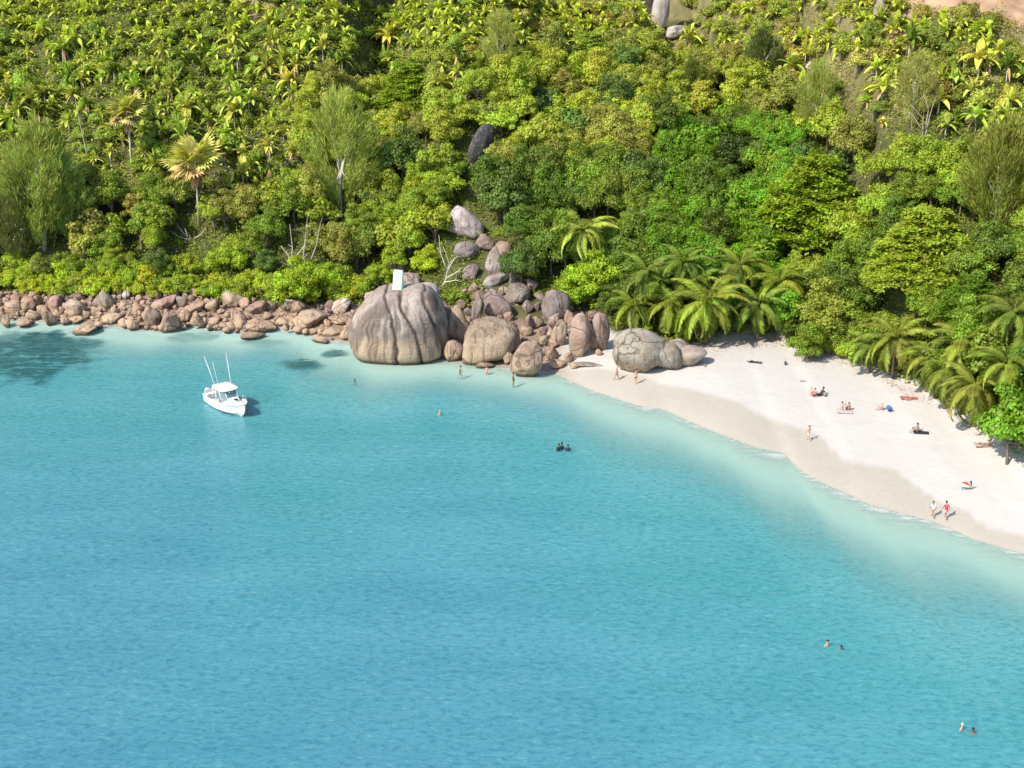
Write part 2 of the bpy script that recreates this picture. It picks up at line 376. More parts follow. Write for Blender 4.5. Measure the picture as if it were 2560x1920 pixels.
# ------------------------------------------------------------------ foliage meshes
def unit(v): return v/np.maximum(np.linalg.norm(v, axis=-1, keepdims=True), 1e-6)
def rdir(n): return unit(rng.normal(size=(n, 3)))
def leafq(P, D, Nn, L, Wd, fold=.12):
    D = unit(D); Sd = unit(np.cross(D, Nn)); Nn = np.cross(Sd, D); L = np.reshape(L, (-1, 1)); Wd = np.reshape(Wd, (-1, 1))
    m = P+D*L*.45
    return np.stack([P, m+Sd*Wd*.5+Nn*L*fold, P+D*L, m-Sd*Wd*.5+Nn*L*fold], 1)
def clump_leaves(c, rc, n, ls, flat=.75):
    d = rdir(n); d[:, 2] = d[:, 2]*.8+.25; d = unit(d)
    P = c+d*np.array([1, 1, flat])*rc*rng.uniform(.55, 1.05, (n, 1))
    nn = unit(d+rdir(n)*.55+np.array([0, 0, .35])); tan = unit(np.cross(nn, rdir(n))+np.array([0, 0, -.25]))
    L = rng.uniform(.7, 1.3, n)*ls
    return leafq(P-tan*L[:, None]*.5, tan, nn, L, L*rng.uniform(.5, .75, n), .06)
def broad_crown(name, Rr, Hh, ncl, rc, nl, ls):
    V = []; cs = []
    for i in range(ncl):
        d = rdir(1)[0]; d[2] = abs(d[2])*1.1-.35; d /= np.linalg.norm(d)
        k = rng.uniform(.45, .95)*(1+.25*math.sin(3*math.atan2(d[1], d[0])+ncl))
        c = d*np.array([Rr, Rr, Hh])*k; cs.append(c)
        r_ = rc*rng.uniform(.6, 1.25)
        V.append(clump_leaves(c, r_, int(nl*(r_/rc)**2), ls))
    return quads(name, np.concatenate(V), LEAF), cs
def limbs_mesh(name, cs, z0, r0, mat=BARK, n=9):
    mb = MB(); mb.tube([(0, 0, -.6), (rng.normal()*.15, rng.normal()*.15, z0*.5), (rng.normal()*.2, rng.normal()*.2, z0*.85)], [r0, r0*.8, r0*.6], 7)
    for c in cs[:n]:
        a = Vector((0, 0, z0*rng.uniform(.45, .8))); e_ = Vector((c[0], c[1], c[2]+z0)); m_ = a.lerp(e_, .5)+Vector((0, 0, -.25))
        mb.tube([a, m_, e_], [r0*.5, r0*.33, r0*.15], 5, False)
    return mb.mesh(name, mat)
def make_tree(name, crown, trunk, z0):
    r_ = empty(name); c = ob('crown', crown, r_); c.location = (0, 0, z0); ob('trunk', trunk, r_); return reg(r_)
PROTO = []
def protos_broad(name, k, Rr, Hh, ncl, rc, nl, ls, z0):
    out = []
    for i in range(k):
        me, cs = broad_crown('crown', Rr*rng.uniform(.9, 1.1), Hh*rng.uniform(.85, 1.15), ncl, rc, nl, ls)
        p_ = make_tree(name, me, limbs_mesh('trunk', cs, z0, .16), z0); out.append(p_); PROTO.append(p_)
    return out
BROAD = protos_broad('broadleaf_tree', 6, 2.6, 2.4, 58, .85, 170, .26, 3.0)
TALL = protos_broad('creeper_draped_tree', 3, 1.8, 3.4, 56, .78, 150, .24, 3.9)
BIGL = protos_broad('large_leaved_tree', 2, 2.6, 2.4, 40, .9, 90, .42, 3.1)
SHRUB = protos_broad('shrub', 4, 1.5, 1.15, 26, .60, 120, .21, .9)
SBUSH = protos_broad('round_bush', 3, 1.45, 1.15, 26, .60, 110, .22, .9)
BUSH = protos_broad('large_bush', 3, 2.6, 2.5, 54, .8, 190, .23, 1.8)
# open, sprawling variant with clumps on visible limbs
OPEN = protos_broad('broadleaf_tree', 2, 3.0, 1.9, 40, .8, 150, .25, 3.2)
def tier_crown(Rr, Hh, tiers):
    V = []; cs = []
    for k in range(tiers):
        z = -Hh*.5+Hh*k/(tiers-1); r_ = Rr*(1-.62*(k/(tiers-1))**1.6)*rng.uniform(.85, 1.05)
        nb = 9 if k < tiers-2 else 5; a0 = rng.uniform(0, 6.28)
        for j in range(nb):
            a = a0+6.283*j/nb+rng.normal()*.15; rb = r_*rng.uniform(.75, 1.1)
            cs.append((math.cos(a)*rb*.8, math.sin(a)*rb*.8, z-.1))
            m_ = int(560*rb/Rr)+60; u = np.sqrt(rng.uniform(.02, 1, m_))
            P = np.stack([math.cos(a)*u*rb, math.sin(a)*u*rb, np.zeros(m_)], 1)
            wdt = (.25+.75*np.sin(u*math.pi*.85))*rb*.36
            P += np.array([-math.sin(a), math.cos(a), 0])*(rng.uniform(-1, 1, m_)*wdt)[:, None]
            P[:, 2] = z+rng.normal(size=m_)*.09-.55*(u**2)*rb*.3+.18*np.sin(P[:, 0]*3+k)
            d = rdir(m_)*np.array([1, 1, .35]); nn = unit(rdir(m_)*.6+np.array([0, -.15, 1]))
            L = rng.uniform(.26, .5, m_); V.append(leafq(P, d, nn, L, L*.6, .05))
    return quads('crown', np.concatenate(V), LEAF), cs
TIER = []
for i in range(3):
    me, cs = tier_crown(6.2, 6.4, 10); rng.shuffle(cs)
    TIER.append(make_tree('tiered_tree', me, limbs_mesh('trunk', cs, 4.6, .28, BARK, 20), 4.6))
def feather_crown(Rr, Hh, nb, dens=60):
    V = []; cs = []
    for i in range(nb):
        d = rdir(1)[0]*rng.uniform(.35, 1)**.5; c = d*np.array([Rr, Rr, Hh]); c[:2] *= 1-.45*max(d[2], 0)
        cs.append(c); ax = unit(np.array([c[0]*.35, c[1]*.35, 1.0+rng.normal()*.2])); n = dens
        tt = rng.uniform(-1, 1, n)[:, None]
        P = c+ax*tt*.9+rdir(n)*.38*(1.05-np.abs(tt)*.7); D = unit(ax*1.1+rdir(n)*.55); L = rng.uniform(.3, .65, n)
        V.append(leafq(P, D, rdir(n), L, np.full(n, .055), .02))
    return quads('crown', np.concatenate(V), NEEDLE), cs
FEATHER = []
for i, (a, h_) in enumerate(((2.6, 4.2), (2.2, 3.2))):
    me, cs = feather_crown(a, h_, 130, 80); FEATHER.append(make_tree('feathery_tree', me, limbs_mesh('trunk', cs, h_+.8, .15, PALEBARK, 14), h_+.8))
# small hillside palm
def strip_leaf(az, el, L, Wd, droop, V, split=False):
    d = np.array([math.cos(az)*math.cos(el), math.sin(az)*math.cos(el), math.sin(el)]); p0 = np.array([0, 0, 0.]) ; side = np.array([-math.sin(az), math.cos(az), 0])
    n = 5; prev = None
    for k in range(n+1):
        t_ = k/n; w = Wd*(.12 if k == 0 else math.sin(math.pi*min(1, .22+t_*.78))**.7*1.0+.04)
        q = p0+d*L*t_; q = q+np.array([0, 0, -droop*L*t_*t_]); upn = np.array([0, 0, 1.])*w*.28
        l_, r_ = q+side*w*.5+upn, q-side*w*.5+upn
        if prev is not None:
            V.append([prev[0], q, l_, prev[1]]) ; V.append([prev[0], prev[2], r_, q])
        prev = (q, l_, r_)
def hill_palm():
    V = []; n = rng.integers(14, 23)
    for i in range(n):
        az = 6.283*i*.382+rng.normal()*.25; el = R(86-78*i/n+rng.normal()*9)
        strip_leaf(az, el, rng.uniform(1.2, 2.3), rng.uniform(.38, .72), .25+.4*i/n, V)
    return np.array(V)
PALMM = []
for i in range(7):
    PALMM.append(hill_palm())
PALM = []
for V in PALMM:
    r_ = empty('hillside_palm'); h_ = 1.45; c = ob('crown', quads('crown', V, FROND), r_); c.location = (0, 0, h_)
    mb = MB(); mb.tube([(0, 0, -.5), (.04, .03, 1), (0, 0, h_+.05)], [.10, .075, .06], 6); ob('trunk', mb.mesh('trunk', PALEBARK), r_)
    Vd = []
    for k in range(rng.integers(1, 3)): strip_leaf(rng.uniform(0, 6.28), R(-40), 1.0, .26, .5, Vd)
    d_ = ob('dead_frond', quads('dead_frond', np.array(Vd), DRY), r_); d_.location = (0, 0, h_-.05)
    PALM.append(reg(r_))

HIDE = []       # prototypes are moved to their first place when used
USED = set()
def put(protos, x, y, z, rz, sc, colr, label, cat, group, i=None):
    p_ = protos[i if i is not None else rnd.randrange(len(protos))]
    if p_.name in USED: o = copy_tree(p_)
    else: o = p_; USED.add(p_.name)
    o.location = (x, y, z); o.rotation_euler = (0, 0, rz); o.scale = sc if isinstance(sc, tuple) else (sc,)*3
    for ch in [c for c in (KIDS.get(p_.name) if o is p_ else o.children_recursive)]:
        if ch.name.startswith(('crown', 'frond')): ch.color = (*colr, 1)
    if group and group != 'tiered trees with flat leaf layers' and group != 'feathery trees on the slope' and group != 'bright bushes':
        g_ = colr[1]; ad = ('deep-toned ' if g_ < .17 else '' if g_ < .27 else 'fresh-toned ' if g_ < .36 else 'bright-toned ' if g_ < .42 else 'palest ')
        q_ = o.scale[2]/o.scale[0]; ad += 'tall-crowned ' if q_ > 1.14 else 'squat ' if q_ < .95 else ''
        if len((ad+label).split()) <= 16: label = ad+label
    tag(o, label, cat, group); return o
def cvar(c, a=.16):
    k = 1+rnd.uniform(-a, a); return tuple(max(.004, v*k*(1+rnd.uniform(-a*.5, a*.5))) for v in c)

DARK = (.115, .185, .018); MID = (.185, .265, .022); LIGHT = (.26, .34, .026); LIME = (.33, .41, .022); OLIVE = (.28, .305, .05); BLUISH = (.11, .175, .03)
YELLOW = (.46, .48, .07); PALMG = (.34, .405, .055); FEATH = (.29, .35, .07)
def palmline(x): return np.interp(x, [0, 120, 240, 560, 640, 680, 800, 860, 1000, 1080, 1300, 1480, 1620, 1760, 1900, 2212], [300, 320, 400, 410, 350, 170, 150, 215, 210, 110, 95, 105, 150, 225, 265, 300])
exclude = [(1262, 515, 46, 40), (1005, 495, 66, 66), (1075, 590, 50, 70), (1000, 600, 45, 40), (1210, 660, 60, 60), (1100, 690, 170, 60), (1035, 335, 46, 70), (1428, 35, 22, 62), (1460, 75, 34, 26), (645, 545, 66, 56), (412, 515, 52, 40), (960, 590, 44, 60), (1990, 275, 46, 44),
           (2130, -14, 170, 40), (2205, 30, 45, 45), (905, 610, 40, 30), (421, 455, 24, 58), (279, 350, 18, 58)]
def excluded(x, y): return any(((x-a)/c)**2+((y-b_)/d)**2 < 1 for a, b_, c, d in exclude)

# explicit trees: picture point of crown centre, width in px, type
EXPL = []
def explicit(protos, px, py, wpx, hc, wm, colr, label, cat='tree', group=None, i=None, vs=1.0):
    """wm = crown width of the prototype in metres, hc = its crown-centre height"""
    _, _, s0 = project(*reach(px, py, hc))
    sc = wpx/s0/wm; x, y, z = reach(px, py, hc*sc*vs)
    EXPL.append((x, y, wpx/s0*.42))
    return put(protos, x, y, z, rnd.uniform(0, 6.28), (sc, sc, sc*vs), colr, label, cat, group, i)
FG = 'feathery trees on the slope'
explicit(FEATHER, 735, 330, 150, 5.0, 5.2, (.31, .365, .07), 'tall pale olive feathery tree, the largest of its kind, left of centre on the slope', 'tree', FG, 0)
explicit(FEATHER, 78, 395, 155, 4.0, 4.4, FEATH, 'wide pale feathery tree at the left edge above the shore bushes', 'tree', FG, 1)
explicit(FEATHER, 150, 440, 90, 4.0, 4.4, cvar(FEATH), 'smaller feathery tree right beside the wide one at the left edge', 'tree', FG, 1)
explicit(FEATHER, 30, 470, 110, 4.0, 4.4, cvar((.15, .16, .05)), 'greyish feathery tree below the wide one in the left edge corner', 'tree', FG, 1)
explicit(FEATHER, 1078, 95, 80, 5.0, 5.2, (0.336, 0.364, 0.080), 'slim light feathery tree near the top edge, left of the grey rock slab', 'tree', FG, 0)
explicit(FEATHER, 1768, 215, 95, 5.0, 5.2, (0.308, 0.350, 0.072), 'slim feathery green tree on the upper right slope', 'tree', FG, 0)
explicit(FEATHER, 1978, 190, 90, 5.0, 5.2, (0.350, 0.350, 0.096), 'pale feathery tree standing over leafless branches on the right slope', 'tree', FG, 0)
explicit(FEATHER, 2160, 390, 150, 4.0, 4.4, (0.210, 0.238, 0.035), 'broad olive feathery tree near the right edge of the slope', 'tree', FG, 1)
explicit(FEATHER, 1650, 120, 70, 4.0, 4.4, (.10, .13, .03), 'dark feathery tree among the yellow palms at the top right', 'tree', FG, 1)
explicit(FEATHER, 1490, 185, 70, 4.0, 4.4, (.15, .19, .03), 'small feathery tree just below the grey slab at the top', 'tree', FG, 1)
TG = 'tiered trees with flat leaf layers'
explicit(TIER, 1760, 420, 290, 4.6, 12.4, (0.228, 0.318, 0.020), 'big tiered tree with flat bright green layers above the coconut grove', 'tree', TG, 0)
explicit(TIER, 1650, 500, 160, 4.6, 12.4, (0.175, 0.310, 0.018), 'flat-layered bright green tree left of and below the big tiered tree', 'tree', TG, 1)
explicit(TIER, 2000, 520, 260, 4.6, 12.4, (0.260, 0.333, 0.025), 'second tiered tree with wide yellow-green layers, right of the big one', 'tree', TG, 2)
explicit(TIER, 2045, 340, 110, 4.6, 12.4, (0.193, 0.326, 0.020), 'small tiered tree with one bright shelf above the wide one', 'tree', TG, 1)
explicit(TIER, 1280, 110, 130, 4.6, 12.4, (0.245, 0.340, 0.035), 'light green flat-crowned tree high on the slope left of the slab', 'tree', TG, 0)
explicit(TIER, 880, 180, 150, 4.6, 12.4, (0.245, 0.340, 0.025), 'flat-crowned vivid green tree right above the large feathery tree', 'tree', TG, 2)
explicit(TIER, 2100, 640, 170, 4.6, 12.4, (0.123, 0.217, 0.017), 'darker tiered tree behind the right-hand coconut palms', 'tree', TG, 0)
explicit(TIER, 1420, 210, 110, 4.6, 12.4, (0.210, 0.310, 0.028), 'mid-slope flat-crowned tree right of centre', 'tree', TG, 1)
BG = 'bright bushes'
explicit(BUSH, 1280, 612, 128, 1.8, 5.4, (0.290, 0.420, 0.018), 'rounded lime-green bush below the yellowish coconut palm', 'bush', BG, 0)
explicit(BUSH, 1240, 640, 90, 1.8, 5.4, (0.246, 0.364, 0.018), 'lower lime-green bush between the boulders and the coconut grove', 'bush', BG, 1)
explicit(SHRUB, 318, 602, 46, .9, 3.2, (0.493, 0.504, 0.018), 'small yellow-lime bush hanging over the left shore rocks', 'bush', BG, 2, 1.5)
explicit(BUSH, 918, 572, 70, 1.8, 5.4, (0.377, 0.462, 0.022), 'lime bush behind the white board on the fluted boulder', 'bush', BG, 1)
explicit(BUSH, 1110, 330, 70, 1.8, 5.4, (0.348, 0.392, 0.030), 'pale yellow-green bush right of the shadow-painted rock hollow', 'bush', BG, 1)
explicit(BUSH, 645, 620, 120, 1.8, 5.4, (0.275, 0.392, 0.018), 'wide lime bush directly below the bare white branches', 'bush', BG, 0)
explicit(BUSH, 720, 610, 80, 1.8, 5.4, (0.246, 0.364, 0.018), 'lime bush above the pale round shore boulder', 'bush', BG, 0)
explicit(BUSH, 500, 560, 90, 1.8, 5.4, (0.290, 0.392, 0.022), 'bright bush right of the driftwood under the larger tall palm', 'bush', BG, 2)
explicit(BROAD, 1785, 660, 120, 3.6, 5.0, (0.240, 0.285, 0.030), 'olive-leaved tree standing at the back of the beach', 'tree', None, 0)
explicit(BUSH, 1745, 745, 95, 1.8, 5.4, (0.160, 0.238, 0.018), 'low green bush spilling onto the sand at the back of the beach', 'bush', None, 1)
explicit(BUSH, 1830, 735, 90, 1.8, 5.4, (0.160, 0.210, 0.022), 'low bush left of the right-hand coconut palms', 'bush', None, 2)
explicit(BIGL, 1700, 650, 60, 3.8, 5.2, (0.102, 0.154, 0.018), 'dark broad tree wedged behind the grove and the olive tree', 'tree', None, 1)
for a, b_, w_, lb in ((1498, 8, 50, 'bush right of the tall grey rock slab at the very top edge'), (1532, 26, 56, 'round bush right of the grey-white boulder near the top edge'), (1508, 48, 44, 'small bush tucked against the grey-white boulder at the top'), (1562, 10, 50, 'bush at the top edge, second to the right of the slab')):
    explicit(SHRUB, a, b_, w_, .9, 3.2, cvar((.27, .31, .05)), lb, 'bush', BG)
# overhanging tree at the right edge, close to the camera side of the beach
explicit(BIGL, 2188, 912, 135, 3.8, 5.2, (0.145, 0.280, 0.015), 'overhanging glossy green tree at the right edge above the sand', 'tree', None, 0)
explicit(BIGL, 2215, 860, 110, 3.8, 5.2, (0.131, 0.252, 0.015), 'green tree at the right edge behind the overhanging one', 'tree', None, 1)
explicit(BROAD, 2240, 780, 130, 3.6, 5.0, (0.090, 0.180, 0.018), 'dark green crown cut by the right edge beside the coconut palms', 'tree', None, 2)
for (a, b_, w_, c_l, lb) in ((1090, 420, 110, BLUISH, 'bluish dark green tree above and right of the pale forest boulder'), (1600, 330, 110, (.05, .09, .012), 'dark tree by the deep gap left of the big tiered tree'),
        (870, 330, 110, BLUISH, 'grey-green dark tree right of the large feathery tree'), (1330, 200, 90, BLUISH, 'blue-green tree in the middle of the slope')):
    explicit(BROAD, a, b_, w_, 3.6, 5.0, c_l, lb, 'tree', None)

def near_expl(x, y, r_): return any((x-a)**2+(y-b_)**2 < (r_+c)**2*.55 for a, b_, c in EXPL)
def zone_points(sp, seed):
    rr = random.Random(seed); pts = []
    xs = np.arange(-125, 115, sp); row = 0
    for y in np.arange(120, 262, sp*.87):
        for x in xs:
            pts.append((x+rr.uniform(-.38, .38)*sp+(sp/2 if row % 2 else 0), y+rr.uniform(-.36, .36)*sp))
        row += 1
    P = np.array(pts); h_ = height(P[:, 0], P[:, 1]); px, py, s_ = project(P[:, 0], P[:, 1], h_)
    e_ = P[:, 1]-np.interp(P[:, 0], VX, VY)
    ok = (px > -300) & (px < 2450) & (e_ > .3) & (py > -120)
    return [(P[i, 0], P[i, 1], h_[i], px[i], py[i], s_[i], e_[i]) for i in np.nonzero(ok)[0]]
counts = dict(palm=0, broad=0, shrub=0)
# hillside palms
cand = []
for x, y, z, px, py, s_, e_ in zone_points(2.75, 1):
    cy = py-2*s_
    if cy > palmline(px) or excluded(px, cy) or near_expl(x, y, 1.0): continue
    if px > 1000 and rnd.random() < .18: continue
    if rnd.random() < .06: continue
    cand.append((x, y, z, px, cy, s_))
cand.sort(key=lambda q: -q[4]-(0 if 0 < q[3] < 2212 and q[4] > -20 else -900))
for i, (x, y, z, px, cy, s_) in enumerate(cand[:300]):
    base = YELLOW if (px > 1250 and rnd.random() < .5) or rnd.random() < .12+.15*(px > 700) else PALMG
    if rnd.random() < .15: base = (.13, .19, .02)
    sc = rnd.choice((.7, .85, 1.0, 1.15, 1.3, 1.6))*rnd.uniform(.92, 1.08); put(PALM, x, y, z, rnd.uniform(0, 6.28), (sc, sc, sc*rnd.uniform(.85, 1.35)), cvar(base, .2),
        ('yellow-leaved' if base is YELLOW else 'green')+(' tall' if sc > 1.2 else ' small' if sc < .92 else '')+' slope palm '+where(px, cy), 'palm', 'palms covering the upper slope')
rest = cand[300:]
if rest:
    V = []
    for (x, y, z, px, cy, s_) in rest:
        a = rnd.uniform(0, 6.28); c, s = math.cos(a), math.sin(a); q = PALMM[rnd.randrange(7)]*rnd.uniform(.85, 1.4)
        q = np.stack([q[..., 0]*c-q[..., 1]*s, q[..., 0]*s+q[..., 1]*c, q[..., 2]], -1)+np.array([x, y, z+1.5]); V.append(q)
    o = ob('hillside_palm_mass', quads('hillside_palm_mass', np.concatenate(V), FROND), None, (.38, .44, .045))
    tag(o, 'dense mass of small palms along the top edge of the slope', 'palms', None, 'stuff')
# shore shrubs, left, and scattered lower shrubs
for x, y, z, px, py, s_, e_ in zone_points(2.3, 2):
    if not -110 < px < 2290: continue
    front = e_ < 7 and px < 1330
    frontR = e_ < 3.5 and px > 1330
    if frontR and (px > 1880 or 1480 < px < 1700): continue
    if not (front or frontR) or excluded(px, py-10): continue
    if 775 < px < 1330 and rnd.random() < .45: continue
    lime = px < 780 and e_ < 6
    if px > 2000 and e_ < 2: continue
    c = LIME if (lime and rnd.random() < .6) else (LIGHT if rnd.random() < .6 else MID)
    sc = rnd.uniform(.75, 1.2); put(SHRUB, x, y, z, rnd.uniform(0, 6.28), (sc, sc, sc*rnd.uniform(.9, 1.3)), cvar(c),
        ('lime-green' if c is LIME else 'mid-green' if c is MID else 'light green')+(' large' if sc > 1.02 else ' small')+' shrub '+where(px, py-10), 'bush', 'shrubs along the forest foot'); counts['shrub'] += 1
for x, y, z, px, py, s_, e_ in zone_points(3.35, 3):
    cy = py-3.6*s_
    if not -90 < px < 2290: continue
    if e_ < 3.5 or cy < palmline(px)+6 or excluded(px, cy) or excluded(px, py-8) or near_expl(x, y, 1.4): continue
    if px > 1880 and e_ < 5: continue
    r_ = rnd.random(); lo = sst(450, 600, cy)
    small = 1.08 if e_ > 9 else .66+.42*max(e_-3, 0)/6
    if r_ < .5: pr, nm, kind = BROAD, 'broad-crowned', 'trees of the forest slope'
    elif r_ < .68: pr, nm, kind = OPEN, 'sprawling', 'trees of the forest slope'
    elif r_ < .88: pr, nm, kind = TALL, 'creeper-draped', 'creeper-draped trees of the forest slope'
    else: pr, nm, kind = BIGL, 'large-leaved', 'large-leaved trees of the forest slope'
    q = rnd.random(); ptch = float(fbm(x, y, 14, 55))
    if px < 780: c = MID if q < .45 else (LIGHT if q < .8 else OLIVE)
    else: c = DARK if ptch < .40 else (MID if ptch < .52 else LIGHT)
    if q > .955: c = BLUISH
    if cy < 330 and c is not BLUISH: c = tuple(a*b_ for a, b_ in zip(LIGHT, (1.3, 1.15, 1.4))) if q < .6 else OLIVE
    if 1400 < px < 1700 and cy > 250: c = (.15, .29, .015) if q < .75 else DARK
    sc = rnd.uniform(.78, 1.12)*small
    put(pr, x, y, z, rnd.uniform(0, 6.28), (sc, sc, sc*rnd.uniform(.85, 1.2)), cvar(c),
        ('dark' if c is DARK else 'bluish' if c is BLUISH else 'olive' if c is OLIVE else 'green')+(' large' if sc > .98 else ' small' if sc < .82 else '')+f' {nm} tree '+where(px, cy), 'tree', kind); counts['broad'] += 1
# bushes between the palms of the upper slope
nbush = 0
for x, y, z, px, py, s_, e_ in sorted(zone_points(3.7, 12), key=lambda q: -q[4]):
    cy = py-.9*s_
    if nbush >= 298 or not (-30 < px < 2240 and cy > -30): continue
    if cy > palmline(px)-4 or excluded(px, cy) or near_expl(x, y, 1.0): continue
    if px < 1000 and rnd.random() < .35: continue
    c = (.26, .34, .04) if px < 1000 else rnd.choice(((.30, .33, .04), (.22, .28, .04), (.34, .32, .06)))
    nbush += 1; sc = rnd.uniform(.85, 1.45); put(SBUSH, x, y, z, rnd.uniform(0, 6.28), (sc, sc, sc*rnd.uniform(.8, 1.3)), cvar(c, .2),
        ('large' if sc > 1.1 else 'small')+' palm-slope bush '+where(px, cy), 'bush', 'bushes between the palms of the upper slope')
# undergrowth between the crowns
P = np.array([(p_[0], p_[1], p_[3], p_[4], p_[6]) for p_ in zone_points(1.0, 8) if p_[6] > .4+2.2*(p_[0] > 24)])
P = np.repeat(P, 15, 0); P[:, :2] += rng.normal(size=(len(P), 2))*.5
h_ = height(P[:, 0], P[:, 1]); px, py, _ = project(P[:, 0], P[:, 1], h_); ee = P[:, 4]
lump = fbm(P[:, 0], P[:, 1], 2.2, 61); dryz = (fbm(P[:, 0], P[:, 1], 7, 77)*sst(340, 180, py)*sst(980, 1250, px)) > .52
keep = np.ones(len(P), bool)
for a, b_, c, d in ((1003, 490, 42, 36), (1075, 590, 44, 62), (1150, 715, 170, 78), (1035, 325, 24, 46), (1428, 35, 24, 70), (1460, 75, 30, 22), (2130, -14, 170, 48), (2210, 20, 50, 40), (1385, 40, 24, 60), (1960, 60, 36, 36)):
    keep &= ((px-a)/c)**2+((py-b_)/d)**2 > 1-.3*lump
keep &= ~(dryz & (lump < .30))
P = P[keep]; h_ = h_[keep]; n = len(P); lump = lump[keep]; px = px[keep]; py = py[keep]; dryz = dryz[keep]
P3 = np.column_stack([P[:, :2], h_+rng.uniform(.1, 1, n)*np.maximum(lump-.2, .05)*3.4*sst(-.5, 2.5, P[:, 4])]); L = rng.uniform(.24, .5, n)
V = leafq(P3, rdir(n)*np.array([1, 1, .5]), unit(rdir(n)*.7+np.array([0, 0, 1])), L, L*.6)
pz = (py < palmline(px)) & ~dryz
for nm, m_, c, lb in (('undergrowth', ~pz & ~dryz, (.20, .27, .022), 'low green leafy undergrowth covering the forest slope between the trees'),
      ('palm_undergrowth', pz, (.31, .38, .04), 'yellowish green undergrowth between the palms of the upper slope'), ('dry_scrub', dryz, (.33, .30, .06), 'dry brownish scrub between the yellow palms at the upper right')):
    tag(ob(nm, quads(nm, V[m_], LEAF), None, c), lb, 'undergrowth', None, 'stuff')

# ------------------------------------------------------------------ tall palms with fan leaves
def fan_leaf(Rf, pet):
    V = []; n = 18
    for k in range(n):
        a = R(-125+250*k/(n-1)); d = np.array([math.cos(a), math.sin(a), -.12-.25*abs(math.sin(a))]); L = Rf*(.8+.2*math.cos(a))*rng.uniform(.92, 1.05)
        P0 = np.array([pet, 0, 0.]); V.append(leafq(P0[None], d[None], np.array([[0, 0, 1.]]), L, Rf*.24, .05)[0])
    V.append(leafq(np.zeros((1, 3)), np.array([[1., 0, 0]]), np.array([[0, 0, 1.]]), pet*1.15, .16, .05)[0])
    return quads('frond', np.array(V), FROND)
FANS = [fan_leaf(1.15, .75), fan_leaf(1.15, .95)]
def tall_palm(px, py, hc, reach_m, colr, label, dead):
    x, y, z = reach(px, py, hc); r_ = empty('fan_palm', (x, y, z))
    mb = MB(); mb.tube([(-.1, 0, -.5), (.0, .05, hc*.5), (0, 0, hc+.2)], [.22, .16, .15], 9); ob('trunk', mb.mesh('trunk', PALEBARK), r_)
    n = 26; k_ = reach_m/1.9
    for i in range(n):
        az = i*2.39996+rnd.uniform(-.2, .2); el = R(72-100*i/n)
        f_ = ob('frond', FANS[i % 2], r_, cvar(colr if i < n*.7 else (colr[0]*1.15, colr[1]*.9, colr[2]*1.5), .14)); f_.location = (0, 0, hc)
        f_.rotation_euler = (rnd.uniform(-.35, .35), -el, az); f_.scale = (k_*rnd.uniform(.85, 1.1), k_*.9, k_)
    for i in range(dead):
        f_ = ob('dead_frond', DEADF, r_); f_.location = (0, 0, hc-.3-.12*i*(hc/9)); f_.rotation_euler = (0, R(68+i*2), i*2.1); f_.scale = (k_*.75, k_*.45, k_*.6)
    tag(r_, label, 'palm', 'pair of tall fan palms'); return r_
DEADF = FANS[0].copy(); DEADF.materials.clear(); DEADF.materials.append(DRY)
tall_palm(275, 245, 9.5, 3.7, (.46, .45, .11), 'left tall fan palm with a slim bare pale trunk above the bushes', 3)
tall_palm(421, 352, 9.5, 4.8, (.54, .52, .13), 'right, larger tall fan palm with yellowish crown and dry leaves down its trunk', 4)
# ragged dead sheath on the larger palm
# ------------------------------------------------------------------ coconut palms
def coco_frond(L, droop, name='frond'):
    V = []; n = 34; prev = None; pts = []
    for k in range(n+1):
        t_ = k/n; a = R(25)-droop*t_*1.25
        if prev is None: p_ = np.array([0., 0, 0])
        else: p_ = prev+np.array([math.cos(a), 0, math.sin(a)])*L/n
        pts.append(p_); prev = p_
        if k > 3:
            ll = .16*L*(math.sin(math.pi*min(1, .12+t_*.86))**.6)*1.15
            for s in (-1, 1):
                for j in (0, .5):
                    d = np.array([.55, s*1.0, -.55-.5*rng.uniform()]); q = p_+np.array([math.cos(a), 0, math.sin(a)])*L/n*j
                    V.append(leafq(q[None], d[None], np.array([[.2, 0, 1.]]), ll*rng.uniform(.85, 1.15)*1.1, .12*L/5, .03)[0])
    for k in range(n):
        w = .05*(1-k/n)+.015
        V.append([pts[k]+[0, w, .02], pts[k]-[0, w, -.02], pts[k+1]-[0, w*.9, -.02], pts[k+1]+[0, w*.9, .02]])
    return quads(name, np.array(V), FROND)
COCOF = [coco_frond(5.0, 1.3), coco_frond(5.0, 1.75), coco_frond(5.0, 2.2)]
COCOD = coco_frond(5.0, 2.4, 'dead_frond'); COCOD.materials.clear(); COCOD.materials.append(DRY)
nutm = MB()
for i in range(9):
    a = i*2.4; c = Vector((math.cos(a)*.28, math.sin(a)*.28, -.25-.05*i)); u = []
    for ph in np.linspace(0, math.pi, 5):
        for th in np.linspace(0, 2*math.pi, 6, endpoint=False): u.append(c+Vector((math.sin(ph)*math.cos(th)*.13, math.sin(ph)*math.sin(th)*.13, math.cos(ph)*.16)))
    nutm.add(u, [(r0*6+k, r0*6+(k+1) % 6, (r0+1)*6+(k+1) % 6, (r0+1)*6+k) for r0 in range(4) for k in range(6)])
NUTO = nutm.mesh('coconuts', simple('coconut_orange', (.55, .26, .04), .5)); NUTG = nutm.mesh('coconuts', simple('coconut_green', (.25, .27, .05), .5))
